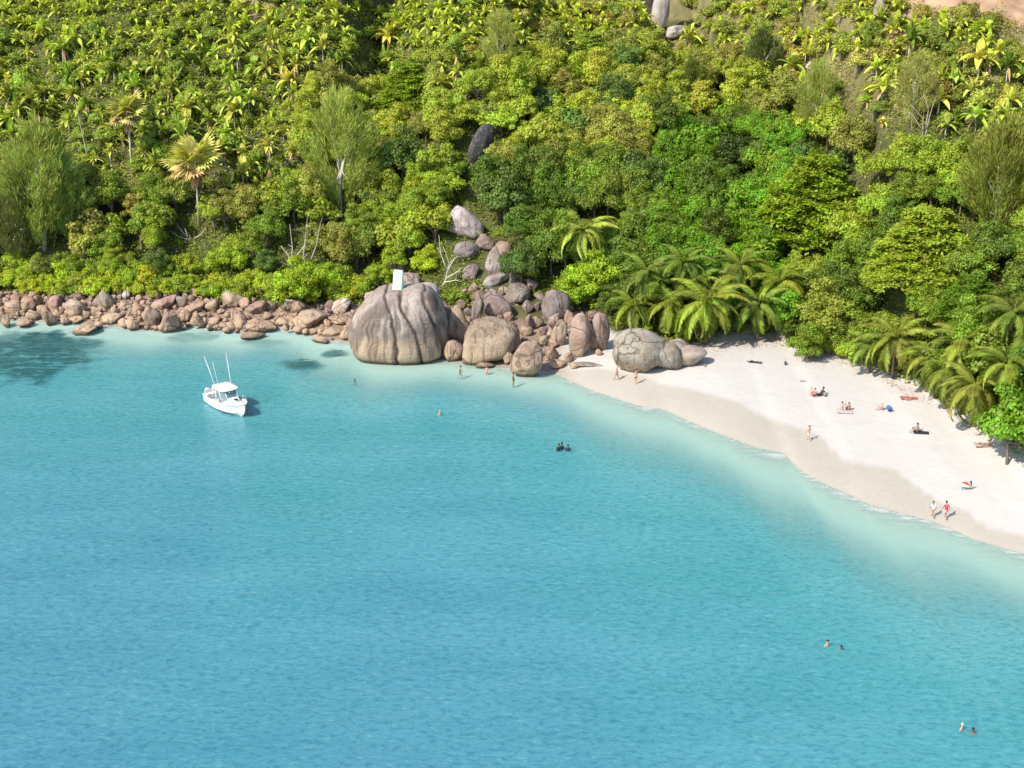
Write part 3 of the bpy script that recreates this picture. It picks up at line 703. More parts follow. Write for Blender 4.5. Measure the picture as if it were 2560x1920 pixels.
def coconut(px, py, hc, L, colr, label, n=24, nuts=NUTG, lean=0):
    x, y, z = reach(px, py, hc); r_ = empty('coconut_palm', (x, y, z))
    mb = MB(); mb.tube([(lean, -abs(lean)*.3, -.5), (lean*.55, 0, hc*.4), (lean*.15, 0, hc*.8), (0, 0, hc+.1)], [.24, .16, .13, .12], 9); ob('trunk', mb.mesh('trunk', BARK), r_)
    for i in range(n):
        az = i*2.39996+rnd.uniform(-.22, .22); el = 62-88*i/n+rnd.uniform(-7, 7); k = 0 if i < n*.4 else (1 if i < n*.75 else 2)
        f_ = ob('frond', COCOF[k], r_, cvar(colr, .18)); f_.location = (0, 0, hc); f_.rotation_euler = (rnd.uniform(-.3, .3), -R(el-15), az); f_.scale = (L/5*rnd.uniform(.92, 1.2),)*3
    f_ = ob('dead_frond', COCOD, r_); f_.location = (0, 0, hc-.15); f_.rotation_euler = (0, R(55), rnd.uniform(3.5, 5.5)); f_.scale = (L/5*.75,)*3
    if nuts: c = ob('coconuts', nuts, r_); c.location = (0, 0, hc)
    EXPL.append((x, y, 2)); tag(r_, label, 'palm', 'coconut palms behind the beach'); return r_
CG = (.15, .215, .03)
coconut(1262, 497, 7.5, 5.0, (0.260, 0.322, 0.045), 'yellowish coconut palm above the boulders, standing alone', 21)
coconut(1400, 590, 6.5, 4.8, CG, 'coconut palm at the left of the grove, behind the fallen-looking fronds')
coconut(1475, 570, 7.5, 4.6, (0.154, 0.216, 0.029), 'rear coconut palm of the grove, left of its largest')
coconut(1528, 652, 5.6, 5.8, (0.210, 0.257, 0.029), 'largest coconut palm of the grove, drooping over the grey beach boulder', 29)
coconut(1600, 575, 7.0, 4.6, (0.154, 0.203, 0.026), 'rear coconut palm between the largest and the rightmost of the grove')
coconut(1688, 610, 6.5, 5.0, (0.224, 0.270, 0.029), 'rightmost coconut palm of the grove with drooping fronds', 27)
coconut(1370, 660, 4.0, 4.2, (0.168, 0.216, 0.026), 'low coconut palm next to the boulder pile', 23)
coconut(1450, 655, 4.4, 4.8, (0.182, 0.230, 0.029), 'low coconut palm left of the largest in the grove', 23)
coconut(1500, 610, 5.6, 5.0, (0.160, 0.234, 0.030), 'coconut palm just behind and above the largest of the grove', 20)
coconut(1640, 655, 5.0, 4.8, (0.168, 0.243, 0.030), 'low coconut palm between the largest and rightmost of the grove', 20)
coconut(1420, 620, 5.2, 4.8, (0.151, 0.225, 0.030), 'middle coconut palm on the left side of the grove', 20)
coconut(2050, 800, 4.6, 4.6, (0.168, 0.225, 0.035), 'coconut palm just left of the one with orange coconuts', 22)
coconut(1880, 745, 3.6, 3.8, (0.168, 0.234, 0.035), 'young coconut palm by the low bush at the left of the right-hand palms', 18)
coconut(1935, 730, 5.0, 4.8, (0.196, 0.223, 0.031), 'leftmost of the coconut palms on the right, fronds over the sand', 25)
coconut(2010, 770, 4.2, 4.4, (0.182, 0.216, 0.031), 'low coconut palm second from the left on the right side', 23)
coconut(2085, 740, 6.5, 4.6, (0.210, 0.243, 0.031), 'rear coconut palm of the right-hand group', 25)
coconut(2108, 838, 4.6, 4.6, (0.210, 0.236, 0.036), 'coconut palm with orange coconuts leaning over the sand', 25, NUTO, 1.0)
coconut(2180, 790, 5.5, 4.6, (0.182, 0.230, 0.029), 'coconut palm right of the one with orange coconuts', 25)
coconut(2190, 680, 7.0, 4.6, (0.154, 0.203, 0.029), 'coconut palm furthest back near the right edge', 23)

# ------------------------------------------------------------------ bare trees, driftwood
def bare(name, px, py, branches, label, cat, k=1.0, mat=DEADWOOD, r0=.09):
    """branches: lists of picture-plane offsets (right, away, up) in metres from the base"""
    x, y, z = reach(px, py, 0); r_ = empty(name, (x, y, z)); k *= 1.2; r0 *= 1.15
    for i, br in enumerate(branches):
        mb = MB(); pts = [Vector(q)*k for q in br]; n_ = len(pts)
        fine_ = []
        for j in range(n_-1):
            for u in (0, .5): fine_.append(pts[j].lerp(pts[j+1], u)+Vector((rnd.uniform(-1, 1), rnd.uniform(-1, 1), rnd.uniform(-1, 1)))*.06*k)
        fine_.append(pts[-1]); m_ = len(fine_)
        mb.tube(fine_, [r0*(1-.8*j/(m_-1)) for j in range(m_)], 6)
        for j in range(2, m_-1, 2):
            d = Vector((rnd.uniform(-1, 1), rnd.uniform(-1, 1), rnd.uniform(.2, 1)))*.55*k; mb.tube([fine_[j], fine_[j]+d*.6, fine_[j]+d+Vector((0, 0, .1))], [r0*.45, r0*.3, r0*.15], 5)
        ob('branch', mb.mesh('branch', mat), r_)
    tag(r_, label, cat); return r_
bare('bare_tree', 628, 578, [[(0, 0, 0), (-1.0, 0, .5), (-2.6, 0, .6)], [(0, 0, 0), (-.2, -.3, 1.5), (-1.0, 0, 2.6)], [(0, 0, 0), (.3, 0, 2.4), (.15, 0, 5.2)], [(.2, 0, .6), (1.2, 0, 1.9), (2.2, 0, 3.0)],
     [(0, 0, 0), (1.4, 0, .8), (2.0, 0, 1.6)]], 'leafless bleached tree with thin spreading branches behind the shore bushes', 'bare tree')
bare('bare_sapling', 652, 575, [[(0, 0, 0), (.5, 0, 2.6), (1.0, 0, 6.2)]], 'single straight bleached stem beside the leafless tree', 'bare tree', 1, DEADWOOD, .07)
bare('bare_sapling', 668, 572, [[(0, 0, 0), (1.0, 0, 2.4), (1.8, 0, 5.6)]], 'leaning curved bleached stem, rightmost by the leafless tree', 'bare tree', 1, DEADWOOD, .07)
bare('driftwood', 418, 520, [[(0, 0, 0), (-1.2, 0, .8), (-2.0, 0, 2.2)], [(0, 0, 0), (-1.8, 0, .4), (-2.8, 0, 1.2)], [(0, 0, .1), (1.0, 0, .7), (1.6, 0, 1.6)], [(-.5, 0, .3), (-.9, -.3, 1.6)]],
     'tangle of grey dead branches at the foot of the larger tall palm', 'dead branches', 1.0, simple('grey_dead_wood', (.34, .29, .25), .85, 0, .2), .13)
bare('bare_shrub', 950, 632, [[(0, 0, 0), (.8, 0, 1.6), (1.1, 0, 3.4), (.5, 0, 5.4)], [(.8, 0, 1.6), (2.0, 0, 2.4), (2.8, 0, 3.0)], [(.9, 0, 2.4), (1.8, 0, 4.0), (2.6, 0, 4.3)], [(.9, 0, 2.6), (.2, 0, 4.6), (.0, 0, 6.8)], [(.5, 0, 1.2), (1.8, 0, 1.4), (2.9, 0, 1.2)]],
     'bleached leafless shrub between the fluted boulder and the pale forest boulder', 'bare tree', 1.0)
bare('bare_tree', 1995, 318, [[(0, 0, 0), (-.4, 0, 3), (-1.8, 0, 4.6)], [(0, 0, 0), (.3, 0, 3.2), (.9, 0, 5.6)], [(0, 0, 1.5), (-1.6, 0, 3.6), (-3.4, 0, 4.0)], [(0, 0, 2), (.2, 0, 4.0), (-.6, 0, 5.8)]],
     'pale leafless tree with fine branches on the right slope', 'bare tree', 1.0, simple('pinkish_bark', (.36, .28, .23), .85, 0, .2), .08)
bare('bare_sapling', 192, 355, [[(0, 0, 0), (-.5, 0, 4), (-.9, 0, 8.5)]], 'thin pale dead trunk left of the left tall palm', 'bare tree', 1.0, PALEBARK, .10)
bare('bare_sapling', 566, 375, [[(0, 0, 0), (1.0, 0, 1.6), (1.6, 0, 5.2)]], 'thin curved pale stem right of the larger tall palm', 'bare tree', 1.0, PALEBARK, .07)
bare('bare_tree', 285, 600, [[(0, 0, 0), (.3, 0, 1.4), (-.5, 0, 2.4)], [(0, 0, 0), (-1.2, 0, 1.0), (-2.2, 0, .9)], [(0, 0, .4), (.9, 0, 1.2), (1.0, 0, 2.1)]], 'small grey twiggy dead tree above the left shore rocks', 'bare tree', 1.0, PALEBARK, .07)

# ------------------------------------------------------------------ boulders
import bmesh
def ico(sub):
    bm = bmesh.new(); bmesh.ops.create_icosphere(bm, subdivisions=sub, radius=1)
    v = np.array([q.co[:] for q in bm.verts]); f = [tuple(q.index for q in g_.verts) for g_ in bm.faces]; bm.free(); return unit(v), f
ICO3, ICO4, ICO5 = ico(3), ico(4), ico(5)
def boulder(name, seed, sub=ICO3, k=9, planes=16, mat=GRANITE, rough=.06):
    rr = np.random.default_rng(seed); v, f = sub; nn = unit(rr.normal(size=(planes, 3))); off = rr.uniform(.72, 1.08, planes)
    s = np.maximum(v@nn.T, 1e-3)/off; r_ = 1/np.power(np.sum(s**k, 1), 1/k)
    r_ = r_*(1+np.array([mn.noise(Vector(q)*1.8+Vector((seed, 0, 0))) for q in v])*rough*2+np.array([mn.noise(Vector(q)*5+Vector((seed, 3, 0))) for q in v])*rough*.6)
    p_ = v*r_[:, None]; p_ /= np.abs(p_).max(0)
    return pymesh(name, p_, f, mat)
SHORE = [boulder('boulder', 100+i, ICO3, 12+i % 4*4, (9, 24, 12, 18, 10, 14, 30, 11, 16, 20, 9, 13)[i], GRANITE, .07) for i in range(12)]
HILLR = [boulder('boulder', 300+i, ICO4, 10, 22, GRANITE_HILL, .06) for i in range(3)]
BIGR = [boulder('boulder', 200+i, ICO4, 15, 11+i*2, GRANITE, .06) for i in range(7)]
ROUND = [boulder('boulder', 250+i, ICO4, 9, 24, GRANITE_ROUND, .055) for i in range(3)]; FIRM = [boulder('boulder', 270+i, ICO4, 10, 22, GRANITE, .05) for i in range(5)]
PINK = (.34, .225, .175); TAN = (.36, .27, .205); GREY = (.30, .255, .225); PURP = (.235, .19, .175); PALE = (.47, .43, .385); BROWN = (.225, .155, .12)
def rock(px, py, wpx, hpx, colr, label, meshes=SHORE, tilt=0, group='boulders of the left shore', depth=.8, name='boulder', mi=None, sink=.12, hz=None):
    """px, py centre of the visible stone, wpx/hpx visible size in px"""
    x, y, z = reach(px, py+hpx*.46, 0); _, _, s_ = project(x, y, z)
    w, h_ = wpx/s_/2*1.09, hpx/s_/2*1.12; dd = w*depth
    hh = math.sqrt(max(h_*h_-(dd*.33)**2, (.6*h_)**2))/.92
    o = ob(name, meshes[rnd.randrange(len(meshes)) if mi is None else mi], None, cvar(colr, .1)); o.scale = (w, dd, hh)
    o.rotation_euler = (0, R(tilt), rnd.uniform(-.4, .4)); o.location = (x, y+dd*.75, z+hh*(1-sink*2))
    tag(o, label, 'boulder', group); return o
def short(l):
    for w in (' perched', ' right', ' left', ' with', ' in ', ' standing', ' at ', ' leaning', ' under', ' near', ' behind', ' below', ' among', ' squeezed', ' cut', ',', ' above', ' just', ' beside', ' between', ' before', ' half', ' reaching', ' awash', ' like', ' tucked', ' like', ' on the'):
        l = l.split(w)[0]
    return l
big = [ # left shore, explicit
 (500, 652, 52, 38, TAN, 'large rounded tan boulder perched above the beach stones right of the bright bushes', 0), (556, 666, 44, 34, BROWN, 'tilted brown boulder right of the large rounded tan one', -30),
 (672, 690, 90, 50, TAN, 'widest tan boulder of the left shore with a domed top', 0), (740, 659, 50, 38, PALE, 'pale almost white round boulder beside the fluted giant', 0),
 (737, 694, 58, 28, BROWN, 'flat-lying brown boulder under the pale round one', 0), (716, 721, 52, 20, TAN, 'low flat tan stone in the shallows left of the giant', 0),
 (553, 708, 78, 30, PINK, 'broad pink slab lying at the water right of the boat aerials', 0), (538, 728, 60, 16, BROWN, 'flat dark-edged slab awash in front of the pink one', 0),
 (184, 713, 58, 24, PINK, 'rounded pink rock standing in the shallow water on the left', 0), (515, 688, 44, 34, PINK, 'angular pale pink block standing above the pink slab', 35),
 (362, 700, 46, 46, PINK, 'tall pointed pink boulder at the water edge, left shore', 20), (322, 690, 44, 46, TAN, 'leaning tan boulder left of the pointed one', -25),
 (352, 660, 66, 30, (.34, .2, .17), 'long reddish slab leaning over its neighbours on the left shore', -28), (160, 668, 44, 52, TAN, 'upright tan boulder left of the shore middle', 0),
 (82, 655, 34, 30, PINK, 'squarish pink boulder near the left edge', 0), (30, 668, 40, 34, PINK, 'rounded pinkish boulder near the left corner of the shore', 0), (5, 690, 30, 36, BROWN, 'brown boulder cut by the left edge', 0),
 (115, 658, 50, 42, PINK, 'leaning pink boulder right of the squarish one', -30), (165, 692, 46, 22, TAN, 'low tan stone at the waterline below the upright boulder', 0), (50, 700, 40, 16, PINK, 'half drowned pink stone at the left', 0),
 (292, 625, 34, 26, BROWN, 'round brown boulder under the yellow-lime bush', 0), (272, 640, 24, 22, PALE, 'small pale stone left of the round brown one', 0), (240, 690, 58, 30, TAN, 'squat tan rock at the waterline, left shore middle', 0),
 (418, 668, 46, 34, PINK, 'diagonal pinkish block left of the large tan boulder', -25), (388, 655, 34, 30, PURP, 'greyish block behind the reddish slab', 0), (460, 668, 40, 30, TAN, 'tan block just left of the large rounded boulder', -20),
 (468, 690, 36, 28, PINK, 'pink stone in front of the tan blocks', 0), (610, 700, 34, 20, TAN, 'small tan stone between the slab and the widest boulder', 0), (640, 668, 40, 28, PINK, 'pink stone above left of the widest boulder', 0),
 (622, 660, 24, 22, PALE, 'small pale stone among the bush stems', 0), (690, 735, 40, 16, TAN, 'shallow stone in the water before the widest boulder', 0), (760, 700, 26, 40, PINK, 'narrow pink stone squeezed against the giant', 0)]
placed = []
for a, b_, w_, h_, c, lb, tl in big:
    rock(a, b_, w_, h_, c, lb, BIGR if w_ > 40 else SHORE, tl); placed.append((a, b_, w_*.5))
k = 0
rr = random.Random(21)
for tries in range(6000):
    a = rr.uniform(-30, 765); b_ = rr.uniform(633, 712) if a < 430 else rr.uniform(650, 722)
    if a > 560: b_ = rr.uniform(662, 728)
    if b_ > np.interp(a, [p_[0] for p_ in water_px], [p_[1] for p_ in water_px])+2: continue
    w_ = rr.choice((13, 16, 20, 24, 28, 36, 44))*rr.uniform(.85, 1.15)*(.8+.3*(b_-630)/80)
    if any(math.hypot(a-q[0], (b_-q[1])*1.35) < (w_*.5+q[2])*.66 for q in placed): continue
    placed.append((a, b_, w_*.5)); k += 1
    c = rr.choice((PINK, PINK, TAN, BROWN, (.36, .22, .15), GREY)); cn = {PINK: 'pink', TAN: 'tan', BROWN: 'brown', GREY: 'grey'}.get(c, 'reddish')
    nb = min(big, key=lambda q: (q[0]-a)**2+(q[1]-b_)**2*1.5); side = 'left of' if a < nb[0] else 'right of'
    if abs(b_-nb[1]) > abs(a-nb[0]): side = 'behind' if b_ < nb[1] else 'in front of'
    sz = 'small' if w_ < 20 else 'mid-sized' if w_ < 27 else 'larger'
    rock(a, b_, w_, w_*rr.uniform(.65, 1.15), c, f'{sz} {cn} stone {side} the {short(nb[5])}', SHORE, rr.uniform(-60, 60)); 
    if k > 290: break
# stones scattered in gaps: pebbly fill as one mass
V = []; F_ = []; v3, f3 = ico(1); nb_ = 0
for tries in range(700):
    a = rr.uniform(-40, 770); b_ = rr.uniform(650, 735)
    if b_ > np.interp(a, [p_[0] for p_ in water_px], [p_[1] for p_ in water_px])+1: continue
    x, y, z = reach(a, b_, 0); s_ = rr.uniform(.12, .38); q = v3*np.array([s_, s_, s_*.7])*(1+.2*rng.normal(size=(len(v3), 1)))+np.array([x, y, z+s_*.2])
    F_ += [tuple(i+nb_ for i in g_) for g_ in f3]; V.append(q); nb_ += len(v3)
o = ob('shore_rubble', pymesh('shore_rubble', np.concatenate(V), F_, GRANITE), None, (.36, .25, .18)); tag(o, 'rubble of small pinkish stones filling the gaps along the left shore', 'rubble', None, 'stuff')

# the fluted giant
v, f = ico(6); gp = unit(v).copy()
az = np.arctan2(gp[:, 0], -gp[:, 1])                       # 0 = towards the camera, + = right
gr = np.random.default_rng(4)
sup = 1/np.power(np.abs(gp[:, 0])**3.0+np.abs(gp[:, 1])**2.6+np.abs(gp[:, 2])**3.3, 1/2.9)
q = gp*sup[:, None]
nz_ = np.array([mn.noise(Vector(p_)*1.5+Vector((5, 0, 0))) for p_ in gp]); nz2 = np.array([mn.noise(Vector(p_)*4+Vector((9, 0, 0))) for p_ in gp])
gro = np.zeros(len(q)); sta = np.zeros(len(q)); lat = q[:, 0]+nz2*.05; zz = q[:, 2]; front = sst(.75, .2, q[:, 1])
def runnel(pts, wd, fade0, fade1, pw=2):
    zs = np.array([p_[1] for p_ in pts]); xs_ = np.array([p_[0] for p_ in pts]); o_ = np.argsort(zs)
    c_ = np.interp(zz, zs[o_], xs_[o_]); return np.exp(-(np.abs(lat-c_)/wd)**pw)*sst(fade0+.12, fade0-.1, zz)*sst(fade1-.15, fade1+.1, zz)*front
for pts, wd, dp, f0, f1, hi in (([(-.36, .95), (-.12, .55), (-.02, .1), (.04, -.9)], .030, .05, 1.1, -.85, 1.0), ([(.08, .75), (.30, .4), (.40, .1), (.52, -.85)], .032, .055, 1.0, -.8, 1.0), ([(-.12, .9), (.07, .5), (.09, -.2)], .020, .02, .9, -.1, .6),
      ([(.62, .8), (.76, .5), (.84, .1)], .028, .045, .95, .15, .95), ([(-.40, .9), (-.70, .2), (-.82, -.4)], .028, .03, .9, -.3, .45), ([(-.88, .3), (-.93, -.8)], .02, .03, .4, -.7, .6), ([(.9, .2), (.93, -.6)], .03, .04, .3, -.6, .5)):
    d = runnel(pts, wd, f0, f1); gro += d*dp; sta = np.maximum(sta, runnel(pts, wd*1.25, f0, f1, 4)*hi)
for k in range(70):
    a0 = gr.uniform(-1, 1); wd = gr.uniform(.012, .042); lo = gr.uniform(-.95, .2); hi = gr.uniform(.1, .9)
    d = np.exp(-((lat-a0-.12*a0*zz*-1)/wd)**2)*sst(hi+.15, hi-.25, zz)*sst(lo-.2, lo+.3, zz)*front; sta = np.maximum(sta, gr.uniform(.35, .85)*d)
sta = np.maximum(sta, .6*sst(-.08, .25, nz_*1.2+.35*nz2)*sst(-.35, .15, zz)*sst(1.0, .8, zz))
q = q*(1-gro+nz_*.07+nz2*.022)[:, None]
up_ = sst(.0, 1.0, q[:, 2]); q[:, 0] = np.where(q[:, 0] < 0, q[:, 0]*(1-.30*up_), q[:, 0]*(1-.12*up_)); q[:, 2] += np.where(q[:, 2] > .4, .07*q[:, 0]*(q[:, 2]-.4)*2, 0)
q[:, 0] *= 1-.10*sst(-.5, -1, q[:, 2])
gme = pymesh('fluted_boulder', q, f, GRANITE_BIG)
a = gme.attributes.new('stain', 'FLOAT', 'POINT'); a.data.foreach_set('value', np.clip(sta, 0, 1).astype(np.float32))
x, y, z = reach(858, 790, 0); _, _, s_ = project(x, y+4, 0); gw = 208/s_/2; gh = 168/s_/1.9
giant = ob('fluted_boulder', gme, None, (.385, .33, .295)); giant.scale = (gw*.99, gw*.85, gh*.99); giant.location = (x, y+gw*.78, gh*.70)
tag(giant, 'giant grey granite boulder with dark vertical runnels standing in the water', 'boulder')
GIANT = (x, y+gw*.80, gh)
BP = 'boulders of the central pile'
pile = [ # px, py, w, h, colour, label, tilt, depth
 (1003, 494, 86, 74, (.42, .38, .37), 'pale round boulder half buried in the forest above the pile', 15, .8), (1066, 575, 40, 62, GREY, 'upright grey boulder like an egg near the top of the pile', 12, .8),
 (1062, 612, 74, 26, (.30, .26, .26), 'long slanting slab leaning under the egg-shaped boulder', -34, .5), (1068, 665, 64, 62, PURP, 'purple-grey blocky boulder in the middle of the pile', 0, .8),
 (1032, 675, 26, 64, PURP, 'narrow dark boulder left of the purple-grey block', 14, .8), (988, 712, 50, 80, TAN, 'tall tan boulder right beside the fluted giant', 4, .8),
 (1062, 742, 122, 106, TAN, 'big tan square-shouldered boulder right of the giant', 0, .75), (978, 760, 40, 52, TAN, 'leaning tan boulder at the foot of the tall tan one', 25, .8),
 (1142, 782, 70, 82, TAN, 'egg-shaped tan boulder standing at the water edge', 8, .8), (1200, 668, 56, 90, (.27, .22, .21), 'tall dark-capped boulder at the right of the pile', 6, .8),
 (1185, 655, 30, 40, PURP, 'grey shoulder stone behind the tall dark-capped boulder', 0, .8), (1210, 722, 34, 62, TAN, 'slim tan boulder in front of the dark-capped one', 10, .8),
 (1252, 735, 56, 92, TAN, 'tall tan pillar boulder beside the sand', 4, .8), (1296, 722, 46, 90, (.27, .20, .17), 'brown boulder in the shade right of the tan pillar', 0, .8),
 (1160, 700, 30, 26, TAN, 'small square tan stone in the centre of the pile', 0, .8), (1176, 740, 36, 24, TAN, 'small tan stone above the shore egg', 0, .8),
 (1120, 640, 50, 50, PURP, 'dark purple stone behind the purple-grey block', 0, .8), (1085, 545, 46, 36, (.3, .2, .16), 'reddish stone at the top of the pile', 0, .8),
 (1112, 575, 40, 40, (.14, .12, .12), 'dark stone right of the egg-shaped boulder', 0, .8), (1110, 605, 30, 34, GREY, 'small grey stone right of the slanting slab', 0, .8),
 (960, 690, 50, 60, (.16, .12, .12), 'dark boulder just behind the fluted giant', 0, .8), (925, 640, 60, 46, (.42, .37, .38), 'pale stone on the right shoulder of the fluted giant', 15, .8),
 (885, 615, 56, 46, (.33, .25, .23), 'pinkish stone directly behind the white board', 0, .8), (858, 585, 36, 44, (.26, .20, .17), 'brown stone above the white board', 0, .8),
 (800, 650, 44, 36, (.42, .34, .33), 'pale pinkish stone on the left shoulder of the giant', 0, .8), (1150, 620, 26, 30, GREY, 'lone grey stone in the greenery right of the pile', 0, .8),
 (1232, 695, 26, 40, TAN, 'small upright stone behind the slim tan boulder', 0, .8), (1190, 770, 34, 30, PINK, 'pink stone right of the shore egg', 0, .8), (1205, 790, 40, 26, PINK, 'low pink stone on the sand right of the shore egg', 0, .8),
 (1228, 775, 24, 24, PINK, 'small pink stone before the tan pillar', 0, .8), (1240, 793, 22, 16, TAN, 'little tan stone at the sand edge', 0, .8), (1098, 775, 26, 36, TAN, 'small upright tan stone between the square boulder and the shore egg', 0, .8),
 (1045, 790, 44, 14, PINK, 'flat pink stone awash before the big square boulder', 0, .8), (1155, 745, 24, 24, TAN, 'round tan stone above the shore egg', 0, .8), (1140, 668, 30, 30, PURP, 'small purple stone right of the purple block', 0, .8),
 (1285, 686, 34, 30, (.3, .22, .2), 'pinkish stone under the lime bush', 0, .8), (1142, 700, 26, 36, BROWN, 'brown stone behind the small square one', 0, .8), (1012, 698, 22, 24, TAN, 'small tan stone between two tall boulders', 0, .8),
 (1268, 789, 70, 10, GREY, 'long low grey stone lying on the sand left of the grey beach boulder', 0, .4),
 (1382, 770, 136, 94, (.31, .265, .225), 'large round grey boulder with cracks standing on the sand', 0, .85), (1445, 778, 92, 62, (.31, .27, .23), 'lower right half of the cracked grey beach boulder pair', 18, .8),
 (1492, 776, 72, 48, (.33, .285, .245), 'small grey boulder tucked right of the cracked beach boulder', -14, .8), (1466, 760, 50, 50, (.34, .29, .26), 'grey boulder behind the beach boulders under the palm', 0, .8),
 (1036, 322, 52, 92, (.055, .055, .06), 'dark steep rock face in a hollow of the slope', 25, .6), (1425, 25, 40, 110, (.42, .37, .36), 'tall grey rock slab reaching the top edge', 4, .5),  # near-black colour of the first rock stands in for cave shadow
 (1462, 72, 60, 34, (.45, .38, .36), 'grey-white boulder right of the slab at the top', -15, .8), (1900, 30, 26, 60, (.36, .3, .28), 'narrow grey rock near the top right', 0, .8),
 (1380, 22, 30, 30, (.40, .3, .26), 'small pinkish rock left of the slab', 0, .8), (1048, 530, 40, 40, (.30, .22, .19), 'reddish stone leaning below the pale round forest boulder', 10, .8), (1006, 548, 64, 44, (.24, .2, .19), 'dark grey stone supporting the pale round forest boulder', 0, .8), (1020, 590, 44, 40, PURP, 'dull stone left of the egg-shaped boulder', 0, .8),
 (1100, 140, 30, 24, (.4, .35, .33), 'small pale rock on the upper slope', 0, .8), (550, 8, 30, 30, (.45, .36, .33), 'pinkish rock at the top edge left of centre', 0, .8),
 (1180, 100, 22, 30, (.42, .38, .36), 'pale stone among shrubs high on the slope', 0, .8), (1760, 150, 36, 22, (.42, .33, .29), 'pinkish stone among the yellow palms', 0, .8), (1975, 165, 40, 26, (.46, .34, .29), 'pink stone above the leafless tree', 0, .8)]
for a, b_, w_, h_, c, lb, tl, dpt in pile:
    hill_ = b_ < 640 and w_ > 20
    rock(a, b_, w_, h_, c, lb, HILLR if hill_ and b_ < 560 else (ROUND if 'beach' in lb or lb.startswith('pale round') else FIRM if w_ > 30 and h_ > 40 else BIGR), tl, BP if b_ > 520 and a < 1330 else ('boulders on the beach' if b_ > 700 else 'rocks on the forest slope'), dpt, mi=(0 if lb.startswith('pale round') else None), sink=.10)
pp = [(q_[0], q_[1], q_[2]*.45) for q_ in pile]; k = 0
for tries in range(2500):
    a = rr.uniform(955, 1315); b_ = rr.uniform(600, 795)
    if b_ < np.interp(a, [955, 1040, 1120, 1200, 1315], [700, 560, 590, 660, 690]): continue
    if b_ > np.interp(a, [955, 1100, 1200, 1315], [775, 785, 785, 772]): continue
    w_ = rr.choice((16, 22, 28, 36))
    if any(math.hypot(a-q_[0], b_-q_[1]) < (w_*.5+q_[2])*.62 for q_ in pp): continue
    pp.append((a, b_, w_*.5)); k += 1; c = rr.choice((PINK, TAN, PURP, BROWN)); cn = {PINK: 'pink', TAN: 'tan', BROWN: 'brown', PURP: 'purplish'}[c]
    nb = min(pile[:42], key=lambda q_: (q_[0]-a)**2+(q_[1]-b_)**2)
    rock(a, b_, w_, w_*rr.uniform(.7, 1), c, f'little {cn} stone wedged by the {short(nb[5])}', SHORE, rr.uniform(-30, 30), BP)
    if k > 60: break

# ------------------------------------------------------------------ plain materials
WHITE = simple('white_gelcoat', (.66, .66, .65), .25, 0, .02); CREAM = simple('cream_cushion', (.62, .58, .52), .7); DARKM = simple('dark_plastic', (.03, .035, .04), .4)
STEEL = simple('steel_tube', (.65, .66, .68), .3, .7); BLUE = simple('blue_cover', (.03, .10, .28), .5); GREENP = simple('green_paint', (.03, .30, .22), .5); GREYP = simple('grey_deck', (.42, .42, .42), .7)
gm, t, b = M('tinted_glass'); b.inputs['Base Color'].default_value = (.10, .17, .20, 1); b.inputs['Roughness'].default_value = .08; b.inputs['Alpha'].default_value = .75
GLASS = gm
# ------------------------------------------------------------------ white board on the giant
x, y, z = reach(855, 640, 0); 
bx = project(GIANT[0], GIANT[1]-1, 9)[0]
d = ray(856, 636); t_ = (GIANT[1]-1.0)/d[1]; base = (d[0]*t_, d[1]*t_, CAMH+d[2]*t_-.15)
sg = empty('signboard', base, R(-4)); sg.rotation_euler = (R(-6), R(5), R(-5))
mb = MB(); mb.box((0, 0, 1.75), (1.12, .10, 3.1)); ob('panel', mb.mesh('panel', WHITE, False), sg)
mb = MB(); mb.box((.61, .14, 2.55), (.10, .30, 1.1)); mb.box((.66, .14, 1.25), (.18, .3, .7)); mb.box((.60, .14, .6), (.08, .3, .5)); ob('side_panel', mb.mesh('side_panel', GREENP, False), sg)
for sx in (-.45, .45):
    mb = MB(); mb.tube([(sx, .10, -1.2), (sx, .10, 3.2)], .045, 6); ob('post', mb.mesh('post', STEEL), sg)
    mb = MB(); mb.tube([(sx, 1.3, -1.0), (sx, .12, 2.0)], .035, 6); ob('brace', mb.mesh('brace', STEEL), sg)
tag(sg, 'tall white board with a green side edge standing on the fluted boulder', 'sign')

